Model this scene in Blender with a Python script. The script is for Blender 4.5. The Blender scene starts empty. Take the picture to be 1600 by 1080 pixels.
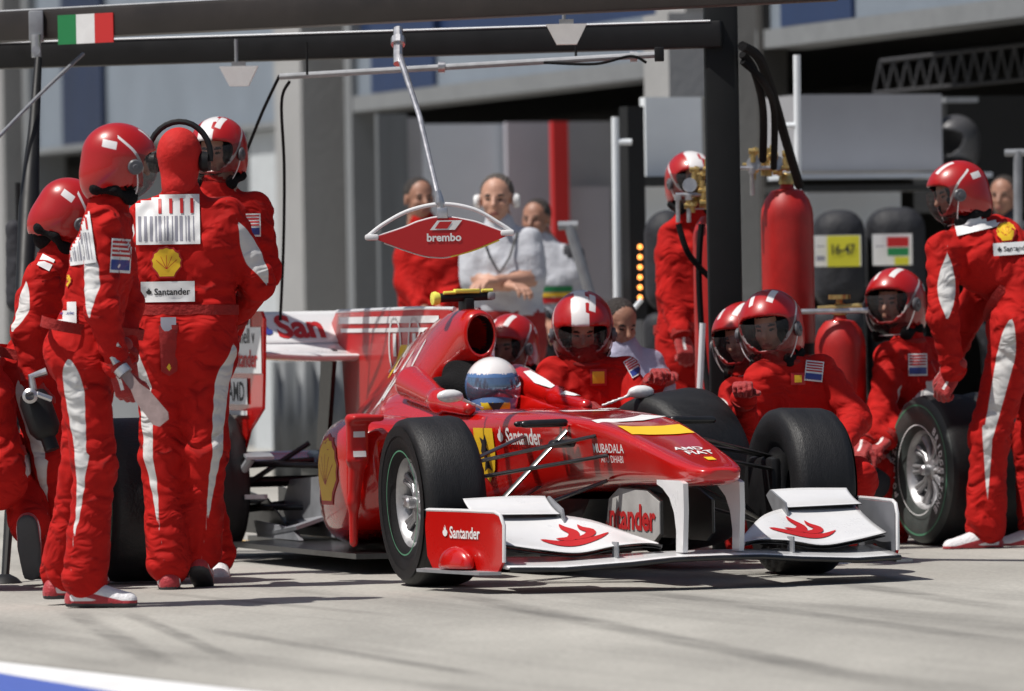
import bpy, bmesh, math, random
import numpy as np
from mathutils import Vector, Matrix
from mathutils.bvhtree import BVHTree
rng = random.Random(7)
S = bpy.context.scene
COL = S.collection
PI = math.pi

# ---------------------------------------------------------------- camera
F = 9600.0; CH = 1.05; RW, RH = 1600, 1080
_roll = math.radians(1.0); _pitch = math.atan((540-493)/F)
c_f = np.array([0, math.cos(_pitch), -math.sin(_pitch)])
_u0 = np.array([0, math.sin(_pitch), math.cos(_pitch)]); _r0 = np.array([1., 0, 0])
c_r = _r0*math.cos(_roll)-_u0*math.sin(_roll)
c_u = _u0*math.cos(_roll)+_r0*math.sin(_roll)
c_c = np.array([0, 0, CH])
def W(px, py, Y):
    """world point seen at photo pixel px,py and standing Y metres away"""
    d = c_f + c_r*(px-800)/F - c_u*(py-540)/F
    return c_c + d*(Y/d[1])
def GY(px, py):
    d = c_f + c_r*(px-800)/F - c_u*(py-540)/F
    return float(-CH/d[2]*d[1])
cam = bpy.data.cameras.new('camera'); cam.sensor_width = 36.0; cam.lens = 36.0*F/RW
cam.clip_start = 1.0; cam.clip_end = 500.0
cam.dof.use_dof = True; cam.dof.focus_distance = 24.0; cam.dof.aperture_fstop = 3.6
co = bpy.data.objects.new('camera', cam); COL.objects.link(co)
co.matrix_world = Matrix(((c_r[0], c_u[0], -c_f[0], 0), (c_r[1], c_u[1], -c_f[1], 0), (c_r[2], c_u[2], -c_f[2], CH), (0, 0, 0, 1)))
S.camera = co

# ---------------------------------------------------------------- materials
def nn(nt, t, **kw):
    n = nt.nodes.new(t)
    for k, v in kw.items(): setattr(n, k, v)
    return n
def mat(name, col, rough=.5, metal=0.0, coat=0.0, var=0.0, vscale=8.0, bump=0.0, bscale=60.0, trans=0.0, emit=None, spec=.5, sheen=0.0, stretch=None):
    m = bpy.data.materials.new(name); m.use_nodes = True
    nt = m.node_tree; b = nt.nodes['Principled BSDF']
    b.inputs['Base Color'].default_value = (*col, 1); b.inputs['Roughness'].default_value = rough
    b.inputs['Metallic'].default_value = metal; b.inputs['Specular IOR Level'].default_value = spec
    b.inputs['Coat Weight'].default_value = coat; b.inputs['Coat Roughness'].default_value = .06
    b.inputs['Sheen Weight'].default_value = sheen
    b.inputs['Transmission Weight'].default_value = trans
    if emit: b.inputs['Emission Color'].default_value = (*emit[0], 1); b.inputs['Emission Strength'].default_value = emit[1]
    if var or bump:
        tc = nn(nt, 'ShaderNodeTexCoord'); src = tc.outputs['Object']
        if stretch:
            mp = nn(nt, 'ShaderNodeMapping'); mp.inputs['Scale'].default_value = stretch
            nt.links.new(src, mp.inputs['Vector']); src = mp.outputs['Vector']
    if var:
        no = nn(nt, 'ShaderNodeTexNoise'); no.inputs['Scale'].default_value = vscale; no.inputs['Detail'].default_value = 6; no.inputs['Roughness'].default_value = .65
        nt.links.new(src, no.inputs['Vector'])
        r = nn(nt, 'ShaderNodeMapRange'); r.inputs['From Min'].default_value = .3; r.inputs['From Max'].default_value = .7
        r.inputs['To Min'].default_value = 1-var; r.inputs['To Max'].default_value = 1+var
        nt.links.new(no.outputs['Fac'], r.inputs['Value'])
        mx = nn(nt, 'ShaderNodeVectorMath', operation='SCALE'); mx.inputs[0].default_value = col
        nt.links.new(r.outputs['Result'], mx.inputs['Scale']); nt.links.new(mx.outputs['Vector'], b.inputs['Base Color'])
        r2 = nn(nt, 'ShaderNodeMapRange'); r2.inputs['To Min'].default_value = max(0.03, rough-.12); r2.inputs['To Max'].default_value = min(1, rough+.12)
        nt.links.new(no.outputs['Fac'], r2.inputs['Value']); nt.links.new(r2.outputs['Result'], b.inputs['Roughness'])
    if bump:
        n2 = nn(nt, 'ShaderNodeTexNoise'); n2.inputs['Scale'].default_value = bscale; n2.inputs['Detail'].default_value = 4
        nt.links.new(src, n2.inputs['Vector'])
        bp = nn(nt, 'ShaderNodeBump'); bp.inputs['Strength'].default_value = bump; bp.inputs['Distance'].default_value = .02
        nt.links.new(n2.outputs['Fac'], bp.inputs['Height']); nt.links.new(bp.outputs['Normal'], b.inputs['Normal'])
    return m
def creased(m, sc=8.0, st=1.0, dist=.035):
    nt = m.node_tree; b = nt.nodes['Principled BSDF']; tc = nn(nt, 'ShaderNodeTexCoord')
    w1 = nn(nt, 'ShaderNodeTexNoise'); w1.inputs['Scale'].default_value = 4; nt.links.new(tc.outputs['Object'], w1.inputs['Vector'])
    mx = nn(nt, 'ShaderNodeVectorMath', operation='MULTIPLY_ADD'); mx.inputs[1].default_value = (.25, .25, .25); nt.links.new(w1.outputs['Color'], mx.inputs[0]); nt.links.new(tc.outputs['Object'], mx.inputs[2])
    mp = nn(nt, 'ShaderNodeMapping'); mp.inputs['Scale'].default_value = (1, 1, 1.7); nt.links.new(mx.outputs[0], mp.inputs['Vector'])
    r = nn(nt, 'ShaderNodeTexNoise', noise_type='RIDGED_MULTIFRACTAL'); r.inputs['Scale'].default_value = sc; r.inputs['Detail'].default_value = 2.5; r.inputs['Roughness'].default_value = .5; nt.links.new(mp.outputs[0], r.inputs['Vector'])
    bp = nn(nt, 'ShaderNodeBump'); bp.inputs['Strength'].default_value = st; bp.inputs['Distance'].default_value = dist; bp.invert = True
    r2 = nn(nt, 'ShaderNodeTexNoise', noise_type='RIDGED_MULTIFRACTAL'); r2.inputs['Scale'].default_value = 21; r2.inputs['Detail'].default_value = 2; nt.links.new(mp.outputs[0], r2.inputs['Vector'])
    b2 = nn(nt, 'ShaderNodeBump'); b2.inputs['Strength'].default_value = .7; b2.inputs['Distance'].default_value = .012; b2.invert = True
    nt.links.new(r2.outputs['Fac'], b2.inputs['Height'])
    nt.links.new(r.outputs['Fac'], bp.inputs['Height']); nt.links.new(b2.outputs['Normal'], bp.inputs['Normal']); nt.links.new(bp.outputs['Normal'], b.inputs['Normal'])
def mat_pan(name, base, second, rough=.7, coat=0.0, bump=.5, bscale=22, var=.14, sheen=0.2, rough2=None, third=None, metal=0., crease=False):
    """cloth / paint with a second colour where the mesh's 'pan' value is above zero"""
    m = mat(name, base, rough, metal, coat, var, 5.0, bump, bscale, sheen=sheen)
    nt = m.node_tree; b = nt.nodes['Principled BSDF']
    a = nn(nt, 'ShaderNodeAttribute', attribute_name='pan')
    gt = nn(nt, 'ShaderNodeMapRange'); gt.inputs['From Min'].default_value = -.0015; gt.inputs['From Max'].default_value = .0015
    nt.links.new(a.outputs['Fac'], gt.inputs['Value'])
    mx = nn(nt, 'ShaderNodeMix', data_type='RGBA')
    lk = b.inputs['Base Color'].links
    if lk: nt.links.new(lk[0].from_socket, mx.inputs[6])
    else: mx.inputs[6].default_value = (*base, 1)
    mx.inputs[7].default_value = (*second, 1)
    nt.links.new(gt.outputs['Result'], mx.inputs[0]); nt.links.new(mx.outputs[2], b.inputs['Base Color'])
    if crease: creased(m); b.inputs['Specular IOR Level'].default_value = .2
    return m
RED = (.43, .0085, .0065)
M = dict(
 suit=mat_pan('red_overall_cloth', RED, (.62, .61, .60), .85, sheen=0, crease=True),
 helmet=mat_pan('helmet_paint', (.40, .007, .007), (.72, .70, .70), .34, coat=.45, bump=0, var=.05, sheen=0),
 shoe=mat_pan('shoe_leather', (.72, .71, .73), (.38, .02, .03), .55, bump=.3, bscale=80, var=.1),
 sole=mat('rubber_sole', (.05, .05, .055), .8, var=.2),
 glove=mat_pan('glove_cloth', (.34, .012, .012), (.75, .74, .73), .7, bump=.4, bscale=60),
 skin=mat('skin', (.50, .27, .19), .5, var=.08, bump=.15, bscale=90),
 skin2=mat('darker_skin', (.36, .18, .12), .5, var=.08, bump=.15, bscale=90),
 hair=mat('dark_hair', (.03, .022, .018), .6, bump=.8, bscale=120),
 grey_hair=mat('short_grey_hair', (.09, .075, .065), .6, bump=.8, bscale=120),
 hood=mat('red_hood_cloth', (.50, .007, .005), .85, var=.1, bump=.3, bscale=30, sheen=0),
 black=mat('black_plastic', (.009, .009, .010), .5, spec=.3, var=.2),
 foam=mat('black_foam', (.007, .007, .008), .9, bump=.4, bscale=150, spec=.2),
 white=mat('white_print', (.74, .74, .74), .5, var=.05, vscale=20),
 whitecloth=mat('white_cloth', (.50, .515, .56), .8, var=.06, bump=.5, bscale=18),
 lilac=mat('lilac_cloth', (.42, .42, .56), .8, var=.06, bump=.5, bscale=18),
 darkcloth=mat('dark_cloth', (.025, .025, .032), .8, var=.2, bump=.5, bscale=18),
 darkred=mat('dark_red_cloth', (.30, .012, .012), .8, var=.2, bump=.5, bscale=18),
 car=mat('gloss_red_paint', (.50, .006, .004), .25, coat=1.0, var=.04, vscale=3),
 carsat=mat('satin_red_paint', (.46, .007, .006), .45, coat=.25, var=.05, vscale=3),
 carw=mat('gloss_white_paint', (.74, .74, .75), .3, coat=.6, var=.03),
 carbon=mat('carbon_black', (.014, .014, .015), .32, coat=.2, var=.3, vscale=30),
 tyre=mat('tyre_rubber', (.011, .011, .012), .55, spec=.3, var=.30, vscale=9, bump=.15, bscale=140),
 tread=mat('worn_tread_rubber', (.012, .012, .0135), .5, spec=.35, var=.35, vscale=4, bump=.25, bscale=60, stretch=(1, 6, 1)),
 sidewall=mat('scuffed_sidewall', (.042, .050, .047), .6, var=.25, vscale=12, bump=.1),
 rim=mat('silver_rim', (.42, .42, .43), .42, metal=.75, var=.2, vscale=20),
 green=mat('green_stripe', (.07, .22, .13), .6),
 metal=mat('bare_metal', (.55, .55, .57), .35, metal=.85, var=.2, vscale=20),
 dullmetal=mat('dull_grey_metal', (.30, .31, .33), .5, metal=.4, var=.2),
 brass=mat('brass', (.55, .40, .16), .35, metal=.8, var=.2, vscale=30),
 redp=mat('red_print', (.46, .010, .012), .5),
 yellow=mat('yellow_print', (.80, .50, .02), .5),
 paley=mat('pale_yellow_plastic', (.85, .80, .12), .5),
 blackp=mat('black_print', (.02, .02, .022), .6),
 greyp=mat('grey_print', (.25, .25, .30), .6),
 bluep=mat('blue_print', (.03, .05, .25), .5),
 greenp=mat('green_print', (.01, .20, .06), .6),
 redflag=mat('red_cloth_print', (.55, .02, .02), .7),
 bottle=mat('red_bottle_paint', (.40, .010, .008), .5, coat=.15, var=.28, vscale=5),
 eye=mat('eye', (.03, .02, .015), .2),
 lip=mat('lip', (.32, .12, .10), .5),
)
def glassmat(name, tint, alpha, rough=.04):
    m = bpy.data.materials.new(name); m.use_nodes = True; nt = m.node_tree; nt.nodes.clear()
    o = nn(nt, 'ShaderNodeOutputMaterial'); t = nn(nt, 'ShaderNodeBsdfTransparent'); t.inputs[0].default_value = (*tint, 1)
    g = nn(nt, 'ShaderNodeBsdfPrincipled'); g.inputs['Base Color'].default_value = (tint[0]*.12, tint[1]*.12, tint[2]*.12, 1); g.inputs['Roughness'].default_value = rough; g.inputs['Coat Weight'].default_value = .5
    mx = nn(nt, 'ShaderNodeMixShader'); mx.inputs[0].default_value = alpha
    nt.links.new(t.outputs[0], mx.inputs[1]); nt.links.new(g.outputs[0], mx.inputs[2]); nt.links.new(mx.outputs[0], o.inputs[0])
    return m
M['visor'] = glassmat('smoke_visor', (.80, .77, .77), .24)
M['visorblue'] = mat('blue_mirror_visor', (.22, .33, .48), .12, metal=.7, coat=.5, var=.15, vscale=14)

# ---------------------------------------------------------------- objects
def mesh_obj(name, verts, faces, m, parent=None, smooth=True, mids=None, attr=None):
    me = bpy.data.meshes.new(name)
    me.from_pydata([tuple(map(float, v)) for v in verts], [], [tuple(map(int, f)) for f in faces])
    for x in (m if isinstance(m, (list, tuple)) else [m]): me.materials.append(M[x] if isinstance(x, str) else x)
    if mids is not None: me.polygons.foreach_set('material_index', np.asarray(mids, np.int32))
    me.polygons.foreach_set('use_smooth', np.full(len(me.polygons), smooth))
    if attr is not None:
        a = me.attributes.new('pan', 'FLOAT', 'POINT'); a.data.foreach_set('value', np.asarray(attr, np.float32))
    me.update()
    o = bpy.data.objects.new(name, me); COL.objects.link(o)
    if parent: o.parent = parent
    return o
def tag(o, label=None, cat=None, group=None, kind=None):
    if label: o['label'] = label
    if cat: o['category'] = cat
    if group: o['group'] = group
    if kind: o['kind'] = kind
    return o
def empty(name, loc, label, cat, group=None, rz=0):
    o = bpy.data.objects.new(name, None); COL.objects.link(o); o.location = tuple(map(float, loc)); o.rotation_euler = (0, 0, rz)
    o.empty_display_size = .1
    return tag(o, label, cat, group)
class MB:
    """collects boxes, tubes, lathes into one mesh"""
    def __init__(s): s.v = []; s.f = []; s.mi = []; s.sm = []
    def add(s, v, f, mi=0, off=(0, 0, 0)):
        b = len(s.v); s.v += [tuple(np.asarray(p, float)+np.asarray(off)) for p in v]; s.f += [[b+i for i in q] for q in f]; s.mi += [mi]*len(f)
        return s
    def box(s, lo, hi, mi=0, rot=None, bev=0.0):
        lo = np.array(lo, float); hi = np.array(hi, float)
        bm = bmesh.new(); bmesh.ops.create_cube(bm, size=1.0)
        for v in bm.verts: v.co = Vector(((v.co.x)*(hi[0]-lo[0]), v.co.y*(hi[1]-lo[1]), v.co.z*(hi[2]-lo[2])))
        if bev: bmesh.ops.bevel(bm, geom=bm.edges[:], offset=bev, segments=2, affect='EDGES', profile=.5)
        c = (lo+hi)/2
        vs = []
        for v in bm.verts:
            p = np.array(v.co)
            if rot is not None: p = np.asarray(rot) @ p
            vs.append(p+c)
        s.add(vs, [[v.index for v in f.verts] for f in bm.faces], mi); bm.free(); return s
    def obox(s, c, ax, half, mi=0, bev=0.0):
        """box with centre c, axes rows ax (3x3), half sizes"""
        half = np.array(half, float)
        return s.box(np.array(c)-half, np.array(c)+half, mi, rot=np.array(ax).T, bev=bev)
    def tube(s, pts, r, n=10, mi=0, cap=True):
        pts = [np.array(p, float) for p in pts]; rr = r if isinstance(r, (list, tuple)) else [r]*len(pts)
        b = len(s.v); prev = None
        for i, p in enumerate(pts):
            t = pts[min(i+1, len(pts)-1)]-pts[max(i-1, 0)]; t = t/(np.linalg.norm(t)+1e-9)
            if prev is None:
                a = np.cross(t, [0, 0, 1.]); a = a if np.linalg.norm(a) > 1e-3 else np.cross(t, [1., 0, 0])
            else: a = prev-t*(prev@t)
            a = a/np.linalg.norm(a); prev = a; c = np.cross(t, a)
            for k in range(n):
                th = 2*PI*k/n; s.v.append(tuple(p+(a*math.cos(th)+c*math.sin(th))*rr[i]))
        for i in range(len(pts)-1):
            for k in range(n):
                s.f.append([b+i*n+k, b+i*n+(k+1) % n, b+(i+1)*n+(k+1) % n, b+(i+1)*n+k]); s.mi.append(mi)
        if cap:
            s.f.append([b+k for k in range(n)][::-1]); s.mi.append(mi)
            s.f.append([b+(len(pts)-1)*n+k for k in range(n)]); s.mi.append(mi)
        return s
    def lathe(s, prof, c, axis, n=48, mi=0, mis=None):
        """prof: list of (r, h) along axis"""
        axis = np.array(axis, float); axis /= np.linalg.norm(axis)
        a = np.cross(axis, [0, 0, 1.]); a = a if np.linalg.norm(a) > 1e-3 else np.array([1., 0, 0]); a /= np.linalg.norm(a); d = np.cross(axis, a)
        b = len(s.v); c = np.array(c, float)
        for (r, h) in prof:
            for k in range(n):
                th = 2*PI*k/n; s.v.append(tuple(c+axis*h+(a*math.cos(th)+d*math.sin(th))*max(r, 1e-4)))
        for i in range(len(prof)-1):
            for k in range(n):
                s.f.append([b+i*n+k, b+i*n+(k+1) % n, b+(i+1)*n+(k+1) % n, b+(i+1)*n+k]); s.mi.append(mis[i] if mis else mi)
        return s
    def prism(s, poly, ax0, ax1, nrm, c, th, mi=0):
        """extruded polygon: poly 2D points in plane ax0,ax1 at c, thickness th along nrm (both ways)"""
        ax0, ax1, nrm, c = [np.array(q, float) for q in (ax0, ax1, nrm, c)]
        n = len(poly); b = len(s.v)
        for sg in (-.5, .5):
            for (x, y) in poly: s.v.append(tuple(c+ax0*x+ax1*y+nrm*th*sg))
        s.f.append([b+i for i in range(n)][::-1]); s.f.append([b+n+i for i in range(n)]); s.mi += [mi, mi]
        for i in range(n): s.f.append([b+i, b+(i+1) % n, b+n+(i+1) % n, b+n+i]); s.mi.append(mi)
        return s
    def build(s, name, m, parent=None, smooth=True, flat_angle=35):
        o = mesh_obj(name, s.v, s.f, m, parent, smooth, s.mi)
        if smooth:
            bm = bmesh.new(); bm.from_mesh(o.data); bmesh.ops.recalc_face_normals(bm, faces=bm.faces[:])
            for e in bm.edges:
                if len(e.link_faces) == 2 and e.calc_face_angle(0) > math.radians(flat_angle): e.smooth = False
            bm.to_mesh(o.data); bm.free()
        return o

SMOOTH = [2]
# ---------------------------------------------------------------- implicit surfaces
def ortho(fwd, up):
    f = np.array(fwd, float); f /= np.linalg.norm(f); l = np.cross(np.array(up, float), f); l /= np.linalg.norm(l); u = np.cross(f, l)
    return np.array([f, l, u])   # rows: forward, left, up
def prim_d(p, P):
    k = p[0]
    if k == 'c':
        _, a, b, r1, r2, fold = p[:6]
        ab = b-a; L2 = float(ab@ab)+1e-9; q = P-a
        t = np.clip((q@ab)/L2, 0, 1); d = np.linalg.norm(q-t[..., None]*ab, axis=-1)-(r1+(r2-r1)*t)
        if fold:
            L = math.sqrt(L2); w = .40+.85*np.abs(2*t-1)**2
            ph = t*L*PI/.062+1.5*np.sin(q[..., 0]*19+q[..., 2]*7+a[0]*9)+1.3*np.sin(q[..., 1]*16+1)
            ph2 = t*L*PI/.085+2.4*np.sin(q[..., 0]*12-q[..., 1]*14+2)+1.0*np.sin(q[..., 2]*17+a[1]*7)
            md = .55+.45*np.sin(q[..., 2]*21+q[..., 0]*15+3*a[0])
            d = d-fold*w*((np.abs(np.sin(ph))-.6)*md*1.7+(np.abs(np.sin(ph2))-.6)*1.3)
        return d
    if k == 'e':
        _, c, R, rad = p[:4]; q = (P-c) @ R.T
        k0 = np.linalg.norm(q/rad, axis=-1); k1 = np.linalg.norm(q/(np.array(rad)**2), axis=-1)+1e-9
        return k0*(k0-1)/k1
    if k == 'b':
        _, c, R, half, rd = p[:5]; q = np.abs((P-c) @ R.T)-(np.array(half)-rd)
        return np.linalg.norm(np.maximum(q, 0), axis=-1)+np.minimum(q.max(-1), 0)-rd
def prim_bb(p):
    if p[0] == 'c': r = max(p[3], p[4]); return np.minimum(p[1], p[2])-r, np.maximum(p[1], p[2])+r
    r = float(np.linalg.norm(p[3])) if p[0] == 'b' else float(max(p[3])); return p[1]-r, p[1]+r
def sdf_mesh(prims, h, kk=.03, subs=(), inter=None, post=None):
    lo = np.min([prim_bb(p)[0] for p in prims], 0)-2.5*h-kk*.5; hi = np.max([prim_bb(p)[1] for p in prims], 0)+2.5*h+kk*.5
    n = np.ceil((hi-lo)/h).astype(int)+1
    A = [lo[i]+h*np.arange(n[i]) for i in range(3)]
    Fd = np.full(n, 1.0, np.float32)
    def sl(p, m):
        a, b = prim_bb(p); i0 = np.clip(np.floor((a-m-lo)/h).astype(int), 0, n-1); i1 = np.clip(np.ceil((b+m-lo)/h).astype(int)+1, 1, n)
        s = tuple(slice(i0[i], i1[i]) for i in range(3))
        G = np.stack(np.meshgrid(A[0][s[0]], A[1][s[1]], A[2][s[2]], indexing='ij'), -1)
        return s, G
    for p in prims:
        s, G = sl(p, kk+3*h); d = prim_d(p, G); c = Fd[s]
        hh = np.maximum(kk-np.abs(c-d), 0)/kk
        Fd[s] = np.minimum(c, d)-hh*hh*kk*.25
    for p in subs:
        s, G = sl(p, 3*h); d = -prim_d(p, G); Fd[s] = np.maximum(Fd[s], d)
    if post is not None:
        G = np.stack(np.meshgrid(*A, indexing='ij'), -1); Fd = post(Fd, G).astype(np.float32)
    return nets(Fd, lo, h)
def nets(Fd, lo, h):
    n = np.array(Fd.shape); neg = Fd < 0
    acc = np.zeros((*(n-1), 3)); cnt = np.zeros(n-1)
    quads = []
    cid = lambda i, j, k: (i*(n[1]-1)+j)*(n[2]-1)+k
    for ax in range(3):
        s0 = [slice(None)]*3; s1 = [slice(None)]*3; s0[ax] = slice(0, -1); s1[ax] = slice(1, None)
        a, b = Fd[tuple(s0)], Fd[tuple(s1)]; cr = neg[tuple(s0)] != neg[tuple(s1)]
        I = np.argwhere(cr)
        if not len(I): continue
        av = a[cr]; bv = b[cr]; t = av/(av-bv)
        P = I.astype(float); P[:, ax] += t
        o1, o2 = [(1, 2), (2, 0), (0, 1)][ax]
        ok = (I[:, o1] > 0) & (I[:, o2] > 0) & (I[:, o1] < n[o1]-1) & (I[:, o2] < n[o2]-1)
        I = I[ok]; P = P[ok]; inside0 = av[ok] < 0
        cells = []
        for d1, d2 in ((0, 0), (1, 0), (1, 1), (0, 1)):
            J = I.copy(); J[:, o1] -= d1; J[:, o2] -= d2
            np.add.at(acc, (J[:, 0], J[:, 1], J[:, 2]), P); np.add.at(cnt, (J[:, 0], J[:, 1], J[:, 2]), 1)
            cells.append(cid(J[:, 0], J[:, 1], J[:, 2]))
        q = np.stack(cells, 1)
        q[~inside0] = q[~inside0][:, ::-1]
        quads.append(q)
    used = cnt > 0; idx = np.full(used.size, -1); idx[used.ravel()] = np.arange(used.sum())
    V = (acc[used]/cnt[used][:, None])*h+lo
    Q = idx[np.concatenate(quads)]
    # a little relaxation
    for _ in range(SMOOTH[0]):
        s = np.zeros_like(V); c = np.zeros(len(V))
        for a in range(4):
            np.add.at(s, Q[:, a], V[Q[:, (a+1) % 4]]); np.add.at(c, Q[:, a], 1)
            np.add.at(s, Q[:, a], V[Q[:, (a+3) % 4]]); np.add.at(c, Q[:, a], 1)
        V = V*.5+.5*s/np.maximum(c, 1)[:, None]
    return V, Q

# ---------------------------------------------------------------- prints laid on surfaces
def tess(v, f):
    out = []
    for q in f:
        if len(q) <= 4: out.append(q); continue
        from mathutils.geometry import tessellate_polygon
        out += [tuple(q[i] for i in t) for t in tessellate_polygon([[v[i] for i in q]])]
    return out
class Surf:
    def __init__(s, objs):
        v = []; f = []
        for o in objs:
            b = len(v); mw = o.matrix_basis
            v += [mw @ x.co for x in o.data.vertices]; f += [[b+i for i in p.vertices] for p in o.data.polygons]
        s.small = None
        if len(f) < 3500:
            tr = [(q[0], q[i], q[i+1]) for q in tess(v, f) for i in range(1, len(q)-1)]
            A = np.array([[tuple(v[i]) for i in t] for t in tr]); s.small = (A[:, 0], A[:, 1]-A[:, 0], A[:, 2]-A[:, 0])
        else: s.t = BVHTree.FromPolygons(v, f)
    def hit(s, p, d):
        if s.small is not None:
            a, e1, e2 = s.small; d = np.array(d, float); h = np.cross(d, e2); det = (e1*h).sum(1); ok = np.abs(det) > 1e-12; inv = 1/np.where(ok, det, 1)
            q = np.array(p, float)-a; u = (q*h).sum(1)*inv; r = np.cross(q, e1); w_ = (r@d)*inv; t = (e2*r).sum(1)*inv
            k = ok & (u >= -1e-6) & (w_ >= -1e-6) & (u+w_ <= 1+1e-6) & (t > 0)
            if not k.any(): return (None, None, None, None)
            i = np.where(k, t, 1e9).argmin(); return (Vector(np.array(p, float)+d*t[i]), Vector(-d), i, t[i])
        h = s.t.ray_cast(Vector(p), Vector(d)); return h
_tc = {}
def text_geo(txt, bold=.0, shear=0.0, space=1.0):
    k = (txt, bold, shear, space)
    if k not in _tc:
        cu = bpy.data.curves.new('txt', 'FONT'); cu.body = txt; cu.offset = bold; cu.shear = shear; cu.space_character = space
        cu.resolution_u = 3; cu.align_x = 'CENTER'; cu.align_y = 'CENTER'
        o = bpy.data.objects.new('txt', cu); COL.objects.link(o)
        dg = bpy.context.evaluated_depsgraph_get(); me = o.evaluated_get(dg).to_mesh()
        bm = bmesh.new(); bm.from_mesh(me); bmesh.ops.triangulate(bm, faces=bm.faces[:])
        bm.verts.ensure_lookup_table()
        v = np.array([[x.co.x, x.co.y] for x in bm.verts]); f = [[y.index for y in x.verts] for x in bm.faces]
        bm.free(); o.evaluated_get(dg).to_mesh_clear(); bpy.data.objects.remove(o); bpy.data.curves.remove(cu)
        v = v-(v.max(0)+v.min(0))/2; v = v/(v[:, 0].max()-v[:, 0].min())
        _tc[k] = (v, f)
    return _tc[k]
def quadgrid(w, h, n=8, m=8, shape=None):
    v = []; f = []
    for j in range(m+1):
        for i in range(n+1):
            x, y = -.5+i/n, -.5+j/m
            if shape: x, y = shape(x, y)
            v.append((x*w, y*h))
    for j in range(m):
        for i in range(n): a = j*(n+1)+i; f.append([a, a+1, a+n+2, a+n+1])
    return np.array(v), f
def polyfan(pts, rings=4):
    pts = np.array(pts, float); c = pts.mean(0); n = len(pts); v = [c]; f = []
    for r in range(1, rings+1): v += list(c+(pts-c)*r/rings)
    for i in range(n): f.append([0, 1+i, 1+(i+1) % n])
    for r in range(rings-1):
        for i in range(n): a = 1+r*n; f.append([a+i, a+n+i, a+n+(i+1) % n, a+(i+1) % n])
    return np.array(v), f
class Print:
    """flat print(s) wrapped onto a surface from a centre along direction d"""
    def __init__(s, surf, c, d, right, up, parent, lift=.003, step=.0006):
        s.step = step
        s.surf = surf; s.c = np.array(c, float); s.d = np.array(d, float)/np.linalg.norm(d); s.r = np.array(right, float); s.u = np.array(up, float); s.p = parent; s.lift = lift; s.layer = 0
    def put(s, name, geo, m, off=(0, 0), sc=(1, 1), rot=0, lay=None):
        v, f = geo; s.layer = s.layer+1 if lay is None else lay
        out = []; ok = []
        last = None
        for (x, y) in v:
            x, y = x*sc[0], y*sc[1]; x, y = x*math.cos(rot)-y*math.sin(rot), x*math.sin(rot)+y*math.cos(rot)
            q = s.c+s.r*(x+off[0])+s.u*(y+off[1])
            h = s.surf.hit(q-s.d*1.0, s.d+np.array([3.1e-4, 2.3e-4, 1.7e-4])) if s.surf else (Vector(q), Vector(-s.d), 0, 1.0)
            if h[0] is None: out.append(None); ok.append(False); continue
            nrm = np.array(h[1]);
            out.append(np.array(h[0])-s.d*(s.lift+s.step*s.layer)); ok.append(True)
        ks = [o for o in out if o is not None]
        if not ks: print('PRINT MISSED', name, s.c); return None
        # drop stray hits far behind the median depth
        dep = np.array([np.dot(o-s.c, s.d) if o is not None else np.nan for o in out]); med = np.nanmedian(dep)
        ff = [q for q in f if all(ok[i] and abs(dep[i]-med) < .16 for i in q)]
        out = [o if o is not None else np.zeros(3) for o in out]
        used = sorted({i for q in ff for i in q}); mp = {a: b for b, a in enumerate(used)}
        if not ff: print('PRINT EMPTY', name); return None
        return mesh_obj(name, [out[i] for i in used], [[mp[i] for i in q] for q in ff], m, s.p, smooth=True)
def multi(parts):
    """merge 2D geos: (geo, off, sc)"""
    V = []; Fc = []
    for g, off, sc in parts:
        b = len(V); V += [(x*sc[0]+off[0], y*sc[1]+off[1]) for x, y in g[0]]; Fc += [[b+i for i in q] for q in g[1]]
    return np.array(V), Fc
FLAME = polyfan([(-.5, -.1), (-.35, -.3), (0, -.4), (.35, -.3), (.5, -.1), (.4, .06), (.22, .12), (.12, .3), (-.02, .5), (-.05, .2), (-.2, .35), (-.25, .08), (-.42, .05)], 2)
def shell_logo():
    pts = []
    for i in range(9):
        a = math.radians(200-220*i/8); 
        pts.append((.5*math.cos(a), .5*math.sin(a)+.04)); 
        if i < 8:
            a2 = math.radians(200-220*(i+.5)/8); pts.append((.46*math.cos(a2), .46*math.sin(a2)+.04))
    pts += [(.30, -.34), (.24, -.48), (-.24, -.48), (-.30, -.34)]
    return pts
SHELL = shell_logo()
def put_shell(pr, off, w):
    pr.put('logo', polyfan(SHELL, 4), 'redp', off, (w*1.12, w*1.08)); pr.put('logo', polyfan(SHELL, 4), 'yellow', off, (w, w*.95))
    rays = []
    for k in range(5):
        a = math.radians(90+(k-2)*27); rays.append((quadgrid(.022, .62, 1, 5), (0, 0), (1, 1)))
    V = []; Fc = []
    for k in range(5):
        a = math.radians((k-2)*24); g = quadgrid(.02, .55, 1, 5); b = len(V)
        for (x, y) in g[0]:
            y2 = y+.28; V.append((x*math.cos(a)-y2*math.sin(a), x*math.sin(a)+y2*math.cos(a)-.25))
        Fc += [[b+i for i in q] for q in g[1]]
    pr.put('logo', (np.array(V), Fc), 'redp', off, (w*.85, w*.85))
def put_bank(pr, off, w, m='redp', flame=True, txt='Santander'):
    """flame mark and the bank's name"""
    tw = w*(.8 if flame else 1); tx = off[0]+(w*.1 if flame else 0)
    pr.put('lettering', text_geo(txt, .02), m, (tx, off[1]), (tw, tw*1.05))
    if flame: pr.put('logo', FLAME, m, (off[0]-w*.42, off[1]+w*.01), (w*.13, w*.17))
M['beltc'] = mat('deep_red_webbing', (.30, .008, .006), .8, var=.15, bump=.4, bscale=50)
M['hingem'] = mat('grey_hinge_plastic', (.10, .10, .11), .4, spec=.4)
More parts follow.
